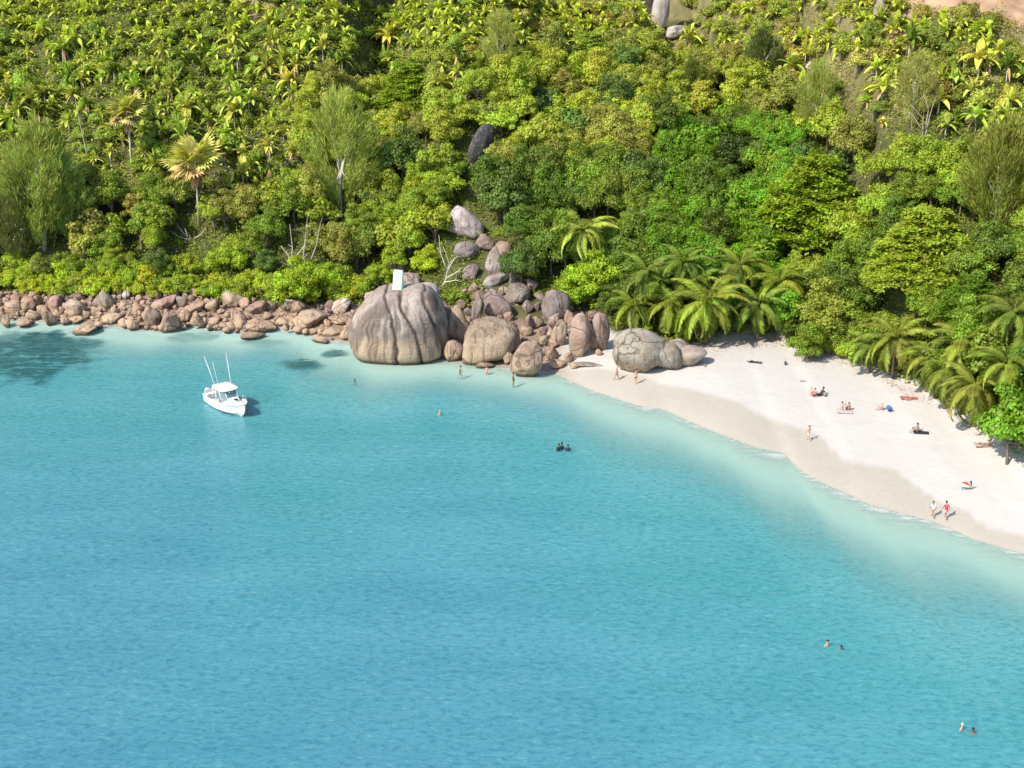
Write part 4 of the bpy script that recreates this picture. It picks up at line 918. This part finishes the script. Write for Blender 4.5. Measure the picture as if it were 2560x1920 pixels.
# ------------------------------------------------------------------ boat
def boat():
    x, y, _ = reach(491, 881, 0); r_ = empty('motor_boat', (x, y, 0), R(-52), 1.1)
    st = [(-3.3, 1.05, 1.12, -.35, .85), (-2, 1.15, 1.25, -.42, .88), (-.5, 1.15, 1.30, -.45, .95), (1.0, 1.0, 1.27, -.45, 1.06), (2.2, .70, 1.10, -.38, 1.20), (3.1, .34, .78, -.15, 1.33), (3.75, .10, .36, .35, 1.44), (4.1, .02, .06, .95, 1.52)]
    V = []; 
    for xs, ch, gu, kz, gz in st:
        mz = kz+(gz-kz)*.38
        V += [(xs, -gu, gz), (xs+.0, -(ch*.55+gu*.45), (mz+gz)/2), (xs, -ch, mz), (xs, 0, kz), (xs, ch, mz), (xs, ch*.55+gu*.45, (mz+gz)/2), (xs, gu, gz)]
    Ff = []
    for i in range(len(st)-1):
        for k in range(6): Ff.append((i*7+k, i*7+k+1, (i+1)*7+k+1, (i+1)*7+k))
    Ff.append(tuple(range(7))); Ff.append(tuple((len(st)-1)*7+k for k in range(7))[::-1])
    hull = ob('hull', pymesh('hull', V, Ff, WHITE, False), r_)
    mb = MB()
    for sgn in (-1, 1): mb.tube([(s_[0], sgn*s_[2], s_[4]) for s_ in st], .055, 6)
    mb.tube([(-3.3, -1.12, .85), (-3.3, 1.12, .85)], .06, 6); ob('gunwale', mb.mesh('gunwale', WHITE), r_)
    mb = MB()
    for sgn in (-1, 1): mb.tube([(s_[0], sgn*(s_[1]*1.0+.02), s_[3]+(s_[4]-s_[3])*.30) for s_ in st[:-2]], .03, 5)
    ob('waterline_stripe', mb.mesh('waterline_stripe', DARKM), hull)
    # foredeck
    V = []; Ff = []
    for xs, ch, gu, kz, gz in st[3:]: V += [(xs, -gu, gz-.02), (xs, 0, gz+.10), (xs, gu, gz-.02)]
    for i in range(len(st[3:])-1):
        for k in range(2): Ff.append((i*3+k, (i+1)*3+k, (i+1)*3+k+1, i*3+k+1))
    Ff.append((0, 1, 2)); ob('foredeck', pymesh('foredeck', V, Ff, WHITE, False), r_)
    mb = MB(); mb.box((-1.15, 0, .35), (4.2, 2.2, .06)); ob('cockpit_floor', mb.mesh('cockpit_floor', GREYP, False), r_)
    # cabin trunk and coaming
    V = [(.6, -.85, 1.05), (.6, .85, 1.05), (2.5, .48, 1.2), (2.5, -.48, 1.2), (.6, -.75, 1.62), (.6, .75, 1.62), (2.0, .42, 1.48), (2.0, -.42, 1.48)]
    ob('cabin', pymesh('cabin', V, [(4, 7, 6, 5), (0, 3, 7, 4), (3, 2, 6, 7), (2, 1, 5, 6), (1, 0, 4, 5)], WHITE, False), r_)
    mb = MB(); mb.box((2.15, 0, 1.53), (.4, .4, .05)); ob('hatch', mb.mesh('hatch', DARKM, False), r_)
    # console, seats
    mb = MB(); mb.box((.25, 0, .95), (.6, 1.1, 1.15), None, .9); c = ob('console', mb.mesh('console', WHITE, False), r_)
    mb = MB(); mb.box((-.08, -.28, 1.35), (.04, .35, .28)); ob('screen', mb.mesh('screen', BLUE, False), c); mb = MB(); mb.box((-.08, .28, 1.35), (.04, .35, .28)); ob('screen', mb.mesh('screen', BLUE, False), c)
    for sy in (-.45, .45):
        mb = MB(); mb.box((-.75, sy, .65), (.5, .5, .55), None, .8); mb.box((-.98, sy, 1.15), (.12, .48, .6)); ob('seat', mb.mesh('seat', CREAM, False), r_)
    mb = MB(); mb.box((-2.85, 0, .70), (.55, 1.9, .5)); mb.box((-3.1, 0, 1.1), (.14, 1.9, .45)); ob('stern_bench', mb.mesh('stern_bench', WHITE, False), r_)
    # windscreen panes + frames
    fr = MB()
    P1 = [(.75, -1.0, 1.15), (1.55, -.62, 1.38), (1.55, .62, 1.38), (.75, 1.0, 1.15)]; P2 = [(.15, -.92, 2.2), (.85, -.58, 2.2), (.85, .58, 2.2), (.15, .92, 2.2)]
    for i in range(3):
        ob('windscreen', pymesh('windscreen', [P1[i], P1[i+1], P2[i+1], P2[i]], [(0, 1, 2, 3)], GLASS, False), r_).data
    for i in range(4): fr.tube([P1[i], P2[i]], .035, 6)
    for sgn in (-1, 1): fr.tube([(-1.2, sgn*1.05, .9), (-1.1, sgn*.92, 2.2)], .04, 6); fr.tube([(-.3, sgn*1.08, .95), (-.5, sgn*.95, 2.2)], .035, 6)
    ob('roof_frame', fr.mesh('roof_frame', WHITE), r_)
    for sgn in (-1, 1):
        ob('side_window', pymesh('side_window', [(.7, sgn*1.0, 1.2), (-.25, sgn*1.04, 1.15), (-.42, sgn*.95, 2.15), (.15, sgn*.92, 2.15)], [(0, 1, 2, 3)], GLASS, False), r_)
    # hardtop: rounded slab
    V = []; Ff = []; n = 20
    for z_, k_ in ((2.20, .96), (2.28, 1.0), (2.36, .93), (2.39, .6)):
        for i in range(n):
            a_ = 2*math.pi*i/n; cx, cy = math.cos(a_), math.sin(a_)
            ex = math.copysign(abs(cx)**.45, cx)*1.42*k_-.15; ey = math.copysign(abs(cy)**.45, cy)*1.12*k_
            V.append((ex, ey, z_))
    for l in range(3):
        for i in range(n): Ff.append((l*n+i, l*n+(i+1) % n, (l+1)*n+(i+1) % n, (l+1)*n+i))
    Ff.append(tuple(range(n))[::-1]); Ff.append(tuple(3*n+i for i in range(n))); ob('hardtop', pymesh('hardtop', V, Ff, WHITE), r_)
    for (p0, p1) in (((-.75, -.85, 2.35), (-2.7, -.95, 5.2)), ((-.5, .85, 2.35), (-2.3, 1.4, 5.2))):
        mb = MB(); mb.tube([p0, Vector(p0).lerp(Vector(p1), .5)+Vector((0, 0, .12)), p1], [.04, .033, .018], 6); ob('outrigger', mb.mesh('outrigger', WHITE), r_)
    for (p0, p1) in (((-.7, -.5, 2.35), (-1.15, -.75, 5.0)),):
        mb = MB(); mb.tube([p0, p1], [.035, .015], 6); ob('antenna', mb.mesh('antenna', WHITE), r_)
    for sy in (-.42, .42):
        mb = MB(); mb.box((-3.62, sy, 1.0), (.5, .36, .55), None, .78); e_ = ob('outboard_engine', mb.mesh('outboard_engine', WHITE, False), r_)
        mb = MB(); mb.box((-3.62, sy, .3), (.2, .14, 1.0)); ob('engine_leg', mb.mesh('engine_leg', DARKM, False), e_)
    mb = MB()
    for sgn in (-1, 1):
        mb.tube([(1.3, sgn*1.2, 1.5), (2.3, sgn*1.02, 1.66), (3.2, sgn*.66, 1.78), (3.9, sgn*.2, 1.88)], .018, 5)
        for q_ in ((1.3, 1.2, 1.08, 1.5), (2.3, 1.02, 1.2, 1.66), (3.2, .68, 1.34, 1.78)): mb.tube([(q_[0], sgn*q_[1], q_[2]), (q_[0], sgn*q_[1], q_[3])], .016, 5)
    ob('bow_rail', mb.mesh('bow_rail', STEEL), r_)
    tag(r_, 'white motor boat with hardtop and tall outriggers anchored in turquoise water', 'boat'); return r_
boat()

# ------------------------------------------------------------------ people
def skin(name, verts, edges, radii, mat, root=0, lvl=1):
    me = bpy.data.meshes.new(name); me.from_pydata([tuple(v_) for v_ in verts], edges, []); o = bpy.data.objects.new(name, me); COL.objects.link(o)
    md = o.modifiers.new('s', 'SKIN'); me.skin_vertices[0].data[root].use_root = True
    for i, r_ in enumerate(radii):
        me.skin_vertices[0].data[i].radius = r_ if isinstance(r_, tuple) else (r_, r_)
    md.use_smooth_shade = True; ss = o.modifiers.new('u', 'SUBSURF'); ss.levels = lvl; ss.render_levels = lvl
    dg = bpy.context.evaluated_depsgraph_get(); out = bpy.data.meshes.new_from_object(o.evaluated_get(dg)); out.name = name
    bpy.data.objects.remove(o); bpy.data.meshes.remove(me); out.materials.clear(); out.materials.append(mat)
    out.polygons.foreach_set('use_smooth', [True]*len(out.polygons)); return out
def J(*a): return Vector(a)
# poses: x right, y forward is -Y (figure faces -Y), z up
POSES = {
 'stand': dict(pel=J(0, 0, .93), che=J(0, .02, 1.27), nec=J(0, .01, 1.46), hed=J(0, -.02, 1.62), sh=(.18, 1.42), elL=J(-.25, .03, 1.14), haL=J(-.24, -.06, .88), elR=J(.25, .03, 1.14), haR=J(.24, -.06, .88),
      knL=J(-.10, -.02, .5), ftL=J(-.11, .03, .09), knR=J(.10, -.02, .5), ftR=J(.11, .03, .09)),
 'walk': dict(pel=J(0, 0, .91), che=J(0, -.03, 1.26), nec=J(0, -.05, 1.45), hed=J(0, -.09, 1.61), sh=(.18, 1.41), elL=J(-.25, .12, 1.15), haL=J(-.23, .06, .9), elR=J(.25, -.10, 1.15), haR=J(.22, -.28, .97),
      knL=J(-.10, -.20, .52), ftL=J(-.10, -.26, .09), knR=J(.10, .08, .48), ftR=J(.10, .36, .14)),
 'sit': dict(pel=J(0, 0, .13), che=J(0, .06, .47), nec=J(0, .02, .66), hed=J(0, -.03, .83), sh=(.18, .62), elL=J(-.26, -.12, .45), haL=J(-.16, -.38, .48), elR=J(.26, -.12, .45), haR=J(.16, -.38, .48),
      knL=J(-.14, -.40, .45), ftL=J(-.14, -.66, .08), knR=J(.14, -.40, .45), ftR=J(.14, -.66, .08)),
 'lean': dict(pel=J(0, 0, .13), che=J(0, .2, .43), nec=J(0, .28, .6), hed=J(0, .28, .77), sh=(.18, .56), elL=J(-.27, .42, .32), haL=J(-.28, .50, .08), elR=J(.27, .42, .32), haR=J(.28, .50, .08),
      knL=J(-.12, -.42, .20), ftL=J(-.12, -.82, .08), knR=J(.14, -.38, .40), ftR=J(.14, -.62, .08)),
 'lie': dict(pel=J(0, 0, .12), che=J(0, .34, .13), nec=J(0, .53, .14), hed=J(0, .70, .14), sh=(.18, .14), elL=J(-.32, .30, .1), haL=J(-.30, .05, .08), elR=J(.36, .62, .1), haR=J(.2, .82, .08),
      knL=J(-.11, -.42, .12), ftL=J(-.12, -.84, .10), knR=J(.12, -.34, .34), ftR=J(.13, -.62, .09))}
def body_mesh(pose, mat):
    p_ = POSES[pose]; V = [p_['pel'], p_['pel'].lerp(p_['che'], .5), p_['che'], p_['nec'], p_['hed']]; Rr = [(.155, .115), (.125, .095), (.15, .105), .055, (.085, .105)]; E = [(0, 1), (1, 2), (2, 3), (3, 4)]
    V.append(p_['hed']+(p_['hed']-p_['nec']).normalized()*.09); Rr.append((.08, .095)); E.append((4, 5))
    sh, _ = p_['sh']; mid = p_['che'].lerp(p_['nec'], .7)
    for s in ('L', 'R'):
        sg_ = -1 if s == 'L' else 1; a = mid+Vector((sg_*sh, 0, 0)); b0 = len(V)
        V += [a, p_['el'+s], p_['ha'+s]]; Rr += [.058, .043, .030]; E += [(2, b0), (b0, b0+1), (b0+1, b0+2)]
        dr = (p_['ha'+s]-p_['el'+s]).normalized(); V.append(p_['ha'+s]+dr*.09); Rr.append((.038, .018)); E.append((b0+2, b0+3))
        hip = p_['pel']+Vector((sg_*.09, 0, -.03)); c0 = len(V); kn, ft = p_['kn'+s], p_['ft'+s]
        fd = (ft-kn).normalized(); fwd = Vector((0, -1, 0)) if pose != 'lie' else Vector((0, -.3, 1)); toe = ft+fwd*.17-Vector((0, 0, .045 if pose != 'lie' else 0))
        V += [hip, hip.lerp(kn, .5), kn, kn.lerp(ft, .35), ft, toe]; Rr += [.092, .08, .055, .055, .035, (.04, .025)]; E += [(0, c0)]+[(c0+i, c0+i+1) for i in range(5)]
    return skin('person', V, E, Rr, mat)
def fingers_mesh(pose, mat):
    p_ = POSES[pose]; mb = MB()
    for s in ('L', 'R'):
        dr = (p_['ha'+s]-p_['el'+s]).normalized(); sd_ = dr.cross(Vector((1, 0, 0))).normalized(); o_ = p_['ha'+s]+dr*.10; cu = Vector((0, -1, 0)) if abs(dr.y) < .8 else Vector((0, 0, -1))
        for i, L_ in enumerate((.075, .085, .078, .06)): a = o_+sd_*(i-1.5)*.020; mb.tube([a-dr*.03, a+dr*L_*.6, a+dr*L_+cu*.02], [.009, .0085, .007], 5)
        a = p_['ha'+s]+dr*.03+sd_*.03; mb.tube([a, a+sd_*.035+dr*.03, a+sd_*.045+dr*.06], [.011, .010, .008], 5)
    return mb.mesh('fingers', mat)
def garment(kind, pose, mat):
    p_ = POSES[pose]; sh, _ = p_['sh']; mid = p_['che'].lerp(p_['nec'], .7)
    if kind in ('shorts', 'trunks', 'trousers'):
        k_ = {'shorts': .62, 'trunks': .30, 'trousers': .93}[kind]
        V = [p_['pel']+(p_['che']-p_['pel'])*.22, p_['pel']]; Rr = [(.150, .112), (.172, .132)]; E = [(0, 1)]
        for s in ('L', 'R'):
            sg_ = -1 if s == 'L' else 1; hip = p_['pel']+Vector((sg_*.09, 0, -.03)); kn = p_['kn'+s]; b0 = len(V); V += [hip, hip.lerp(kn, k_)]; Rr += [.112, .092]; E += [(1, b0), (b0, b0+1)]
            if kind == 'trousers': V.append(kn.lerp(p_['ft'+s], .85)); Rr.append(.06); E.append((b0+1, b0+2))
        return skin(kind, V, E, Rr, mat, 1)
    V = [p_['pel'].lerp(p_['che'], .12), p_['pel'].lerp(p_['che'], .5), p_['che'], p_['che'].lerp(p_['nec'], .75)]; Rr = [(.165, .13), (.145, .115), (.168, .125), (.075, .07)]; E = [(0, 1), (1, 2), (2, 3)]
    for s in ('L', 'R'):
        sg_ = -1 if s == 'L' else 1; a = mid+Vector((sg_*sh, 0, 0)); b0 = len(V); V += [a, a.lerp(p_['el'+s], .75)]; Rr += [.072, .06]; E += [(2, b0), (b0, b0+1)]
        if kind == 'wetsuit': V.append(p_['el'+s].lerp(p_['ha'+s], .8)); Rr.append(.042); E.append((b0+1, b0+2))
    return skin(kind, V, E, Rr, mat, 1)
def hair_mesh(pose, mat):
    p_ = POSES[pose]; c = p_['hed']+(p_['hed']-p_['nec']).normalized()*.055; v_, f_ = ico(2); up = (p_['hed']-p_['nec']).normalized(); back = Vector((0, 1, 0)) if pose != 'lie' else Vector((0, 0, -1)); out = []
    for q_ in v_:
        q = Vector(q_); w = q.dot(up)+q.dot(back)*.75; rr_ = .122 if w > -.15 else .09; out.append(c+Vector((q.x*rr_*.9, q.y*rr_, q.z*rr_))+back*.012+up*.01)
    return pymesh('hair', out, f_, mat)
SKN = {'light': simple('light_skin', (.46, .28, .21), .5), 'tan': simple('tan_skin', (.29, .165, .11), .5), 'dark': simple('dark_skin', (.14, .075, .05), .5)}
CL = {}
def cloth(c):
    if c not in CL: CL[c] = simple('cloth_%d' % len(CL), c, .8)
    return CL[c]
cache = {}
def cm(key, fn):
    if key not in cache: cache[key] = fn()
    return cache[key]
def person(px, py, pose, skn, clothes, hairc, face, label, sink=0.0, sc=1.0, group=None):
    x, y, z = reach(px, py, 0); r_ = empty('person', (x, y, z-sink*sc+ (0 if sink == 0 else 0)), face, sc)
    ob('body', cm(('b', pose, skn), lambda: body_mesh(pose, SKN[skn])), r_); ob('fingers', cm(('f', pose, skn), lambda: fingers_mesh(pose, SKN[skn])), r_)
    for g_, c in clothes: ob(g_, cm((g_, pose, c), lambda: garment(g_, pose, cloth(c))), r_)
    ob('hair', cm(('h', pose, hairc), lambda: hair_mesh(pose, cloth(hairc))), r_)
    tag(r_, label, 'person', group); return r_
BLK, BRN, BLD, GRY = (.012, .01, .01), (.06, .035, .02), (.45, .33, .18), (.3, .28, .26)
def s2d(a, b_): return a*2212/2560, b_*2212/2560
WT = 'people in the sea'; BS = 'people sitting on the sand'
person(*s2d(2020, 1102), 'walk', 'light', [('shorts', (.30, .70, .58))], BLK, R(40), 'walker in mint green shorts on the wet sand')
person(*s2d(2331, 1297), 'walk', 'tan', [('shirt', (.62, .74, .80)), ('trunks', (.5, .5, .5))], BRN, R(200), 'slender walker in a pale top, left of the one in red', 0, .95)
person(*s2d(2363, 1301), 'walk', 'tan', [('shirt', (.62, .015, .06)), ('shorts', (.70, .30, .32))], BLK, R(190), 'walker in a red top on the wet sand near the flag', 0, 1.04)
person(*s2d(1541, 951), 'walk', 'tan', [('trunks', (.35, .12, .14))], BLD, R(110), 'light-haired person leaning beside the grey beach boulder', 0, 1.0)
person(*s2d(1589, 961), 'stand', 'light', [('trunks', BLK)], BLK, R(20), 'bare-chested person in black trunks before the grey beach boulder', 0, 1.05)
person(*s2d(1283, 964), 'stand', 'tan', [('trunks', (.02, .03, .06))], BLK, R(70), 'wader standing against the egg-shaped shore boulder', .25, 1.05)
person(*s2d(1150, 943), 'walk', 'tan', [('trunks', (.25, .1, .08))], BRN, R(100), 'wader below the big square-shouldered boulder', .3)
person(*s2d(1217, 934), 'stand', 'light', [('trunks', (.25, .12, .12))], BRN, R(0), 'bather close to the flat pink stone at the rocks', .75)
person(*s2d(1100, 1040), 'stand', 'light', [('trunks', (.6, .2, .25))], BLD, R(30), 'lone pink-skinned swimmer right of the boat', 1.12, 1, WT)
person(*s2d(887, 956), 'stand', 'dark', [('trunks', BLK)], BLK, R(30), 'tiny dark head of a swimmer below the fluted boulder', 1.42, 1, WT)
person(*s2d(1397, 1128), 'stand', 'dark', [('wetsuit', (.008, .02, .03))], BLK, R(30), 'left of the three dark bathers in the middle of the bay', .98, 1.08, WT)
person(*s2d(1405, 1123), 'stand', 'dark', [('wetsuit', (.008, .03, .04))], BLK, R(-60), 'middle of the three dark bathers in the bay', .98, 1.02, WT)
person(*s2d(1420, 1128), 'stand', 'dark', [('wetsuit', (.008, .025, .03))], BLK, R(10), 'right of the three dark bathers in the bay', 1.05, 1.05, WT)
person(*s2d(2068, 1617), 'stand', 'light', [('trunks', BLK)], BLK, R(30), 'pale swimmer with blue-black hair, left of the lower pair', 1.22, 1.05, WT)
person(*s2d(2103, 1625), 'stand', 'dark', [('trunks', BLK)], BLK, R(-30), 'dark-haired swimmer, right of the lower pair', 1.40, 1.05, WT)
person(*s2d(2404, 1828), 'stand', 'light', [('trunks', BLK)], BLD, R(50), 'pink-shouldered swimmer in the lower right corner', 1.25, 1.05, WT)
person(*s2d(2432, 1834), 'stand', 'dark', [('trunks', BLK)], BLK, R(-40), 'dark-haired swimmer in the lower right corner', 1.32, 1.05, WT)
# sitters
person(*s2d(2027, 990), 'sit', 'light', [('trunks', (.5, .25, .28))], GRY, R(150), 'pinkish sitter on the left of the dark-clad group', 0, 1.05, BS)
person(*s2d(2037, 992), 'sit', 'light', [('shirt', (.42, .20, .22)), ('trunks', (.2, .05, .08))], BRN, R(190), 'sitter in a dull pink top in the middle of the dark-clad group', 0, 1.05, BS)
person(*s2d(2051, 991), 'lean', 'dark', [('shirt', BLK), ('trousers', (.05, .01, .02))], BLK, R(-70), 'person in black leaning back at the right of the group', 0, 1.15, BS)
person(*s2d(2104, 1026), 'sit', 'light', [('trunks', (.4, .2, .2))], BRN, R(120), 'left sitter of the pale trio on the sand', 0, 1, BS)
person(*s2d(2112, 1027), 'sit', 'light', [('shirt', (.35, .33, .33)), ('trunks', (.3, .2, .2))], GRY, R(180), 'middle sitter of the pale trio in a grey top', 0, 1, BS)
person(*s2d(2122, 1027), 'sit', 'tan', [('trunks', (.12, .05, .06))], BRN, R(200), 'right sitter of the pale trio on the sand', 0, 1, BS)
person(*s2d(2293, 1083), 'sit', 'tan', [('shirt', (.16, .15, .16)), ('trunks', BLK)], BLK, R(-80), 'person in grey sitting on a black mat', 0, 1.1, BS)
person(*s2d(2274, 1000), 'lie', 'tan', [('trunks', (.5, .05, .06))], BRN, R(90), 'sunbather lying on a red towel near the palm shade', 0, 1, BS)
person(*s2d(2468, 1118), 'lean', 'tan', [('trunks', (.15, .1, .08))], BLK, R(-100), 'sunbather leaning back beside the overhanging tree', 0, 1, BS)
person(*s2d(2456, 1114), 'lie', 'tan', [('trunks', (.1, .12, .1))], BRN, R(-95), 'sunbather lying left of the one leaning by the overhanging tree', 0, 1, BS)
person(*s2d(1886, 908), 'lie', 'dark', [('shirt', (.05, .02, .02)), ('trousers', BLK)], BLK, R(-100), 'person in dark clothes lying on the upper beach right of the grey boulders', 0, 1.05, BS)
person(*s2d(2205, 1026), 'sit', 'light', [('trunks', (.3, .25, .22))], BLD, R(-90), 'sitter next to the blue bag on the sand', 0, .95, BS)

def thing_mesh(name, px, py, mb, mat, rz, label, cat, dz=.02):
    x, y, z = reach(px, py, 0); o = ob(name, mb.mesh(name, mat, False), None); o.location = (x, y, z+dz); o.rotation_euler = (0, 0, rz); tag(o, label, cat); return o
def towel(w, l):
    mb = MB(); n, m_ = 6, 12; V = []; Ff = []
    for k, dz in ((0, .018), (1, 0)):
        for i in range(n+1):
            for j in range(m_+1): V.append(((i/n-.5)*w, (j/m_-.5)*l, dz+.022*math.sin(i*1.9+j)*math.cos(j*1.3)+.03))
    o_ = (n+1)*(m_+1); g_ = lambda i, j: i*(m_+1)+j
    for i in range(n):
        for j in range(m_): Ff += [(g_(i, j), g_(i+1, j), g_(i+1, j+1), g_(i, j+1)), tuple(o_+q_ for q_ in (g_(i, j+1), g_(i+1, j+1), g_(i+1, j), g_(i, j)))]
    mb.add(V, Ff); return mb
thing_mesh('towel', *s2d(2272, 996), towel(.8, 1.9), cloth((.42, .07, .09)), R(80), 'red towel spread under the sunbather near the palm shade', 'towel')
thing_mesh('beach_mat', *s2d(2303, 1082), towel(.9, 1.6), cloth((.015, .015, .02)), R(75), 'black mat under the person in grey', 'mat')
thing_mesh('towel', *s2d(2010, 954), towel(.6, 1.0), cloth((.30, .29, .28)), R(80), 'small grey towel left alone above the dark-clad group', 'towel')
thing_mesh('towel', *s2d(2466, 1116), towel(1.0, 2.4), cloth((.40, .32, .28)), R(85), 'beige towel under the sunbathers by the overhanging tree', 'towel')
thing_mesh('towel', *s2d(2112, 1029), towel(1.5, 1.7), cloth((.42, .36, .36)), R(80), 'pale pinkish blanket under the trio', 'towel')
def bag(px, py, colr, label, s=1.0):
    x, y, z = reach(px, py, 0); r_ = empty('backpack', (x, y, z), rnd.uniform(0, 3), s)
    me = SHORE[2].copy(); me.materials.clear(); me.materials.append(cloth(colr)); o = ob('pack_body', me, r_); o.scale = (.28, .2, .34); o.location = (0, 0, .28); o.rotation_euler = (0, R(20), 0)
    mb = MB(); mb.tube([(-.1, -.2, .15), (-.12, -.3, .35), (-.1, -.18, .52)], .02, 5); mb.tube([(.1, -.2, .15), (.12, -.3, .35), (.1, -.18, .52)], .02, 5); ob('strap', mb.mesh('strap', DARKM), r_)
    me2 = SHORE[4].copy(); me2.materials.clear(); me2.materials.append(DARKM); o = ob('pocket', me2, r_); o.scale = (.18, .1, .16); o.location = (0, .2, .2)
    tag(r_, label, 'bag'); return r_
bag(*s2d(2222, 1031), (.03, .10, .28), 'round dark blue bag on the open sand', 1.35)
bag(*s2d(1963, 914), (.05, .05, .06), 'small dark bag on the upper beach below the grove', .9)
bag(*s2d(2062, 992), (.25, .25, .20), 'olive grey bag right of the person in black', .9)
bag(*s2d(1762, 918), (.20, .18, .16), 'tiny grey-brown bag near the grey beach boulders', .6)
# litter of fallen leaves and twigs where the plants meet the sand
xs_ = rng.uniform(18, 70, 2600); off_ = np.abs(rng.normal(size=2600))*2.2; ys2 = np.interp(xs_, VX, VY)-off_+2.0
z_ = height(xs_, ys2)+.03; P3 = np.column_stack([xs_, ys2, z_]); L = rng.uniform(.08, .34, 2600)
V = leafq(P3, rdir(2600)*np.array([1, 1, .1]), unit(rdir(2600)*.3+np.array([0, 0, 1])), L, L*rng.uniform(.12, .5, 2600))
tag(ob('leaf_litter', quads('leaf_litter', V, DRY), None), 'fallen brown leaves and twigs scattered along the back of the beach', 'leaf litter', None, 'stuff')
# flag
x, y, z = reach(*s2d(2427, 1226), 0); fl = empty('flag', (x, y, z), R(8), .85)
mb = MB(); mb.tube([(.05, 0, -.3), (.12, 0, 1.25)], .025, 6); ob('pole', mb.mesh('pole', STEEL), fl)
ang = [90, 66, 50, 31, 14, 0]; cols = [('blue_band', (.02, .07, .28)), ('yellow_band', (.75, .58, .20)), ('red_band', (.62, .05, .03)), ('white_band', (.80, .80, .78)), ('green_band', (.05, .32, .16))]
def edge(a):  # on a 1.45 x 1.0 sheet hoisted on its right
    a = R(a); c, s = math.cos(a), math.sin(a); k_ = min(1.25/max(c, 1e-6), .85/max(s, 1e-6)); return -c*k_, s*k_
for i, (nm, c) in enumerate(cols):
    V = []; Ff = []; n = 6; e0 = edge(ang[i]); e1 = edge(ang[i+1]); cor = [e0, e1]
    if ang[i] > 34.2 > ang[i+1]: cor = [e0, (-1.25, .85), e1]
    ring = [(0, 0)]+cor; 
    for k_ in range(1, n+1):
        for q_ in cor: V.append((q_[0]*k_/n, q_[1]*k_/n))
    V = [(0, 0)]+V; m_ = len(cor); Ff = [tuple([0]+list(range(1, m_+1)))]
    for k_ in range(n-1):
        for j in range(m_-1): a = 1+k_*m_+j; Ff.append((a, a+1, a+1+m_, a+m_))
    P = [(vx+.08, .10*math.sin(vx*5.5+vy*2)*min(1, -vx*1.6), vy+.28-.10*(vx*vx)) for vx, vy in V]
    nn = len(P); P2 = [(a[0], a[1]+.008, a[2]) for a in P]; ob(nm, pymesh(nm, P+P2, Ff+[tuple(i_+nn for i_ in reversed(g_)) for g_ in Ff], cloth(c)), fl)
tag(fl, 'small flag with blue, yellow, red, white and green rays planted in the sand', 'flag')

# prototypes that were never used are removed
for p_ in BROAD+TALL+BIGL+SHRUB+SBUSH+BUSH+OPEN+TIER+FEATHER+PALM:
    if p_.name not in USED:
        for c in KIDS[p_.name]: bpy.data.objects.remove(c)
        bpy.data.objects.remove(p_)
print('COUNTS', counts, len(cand), 'objects', len(bpy.data.objects))
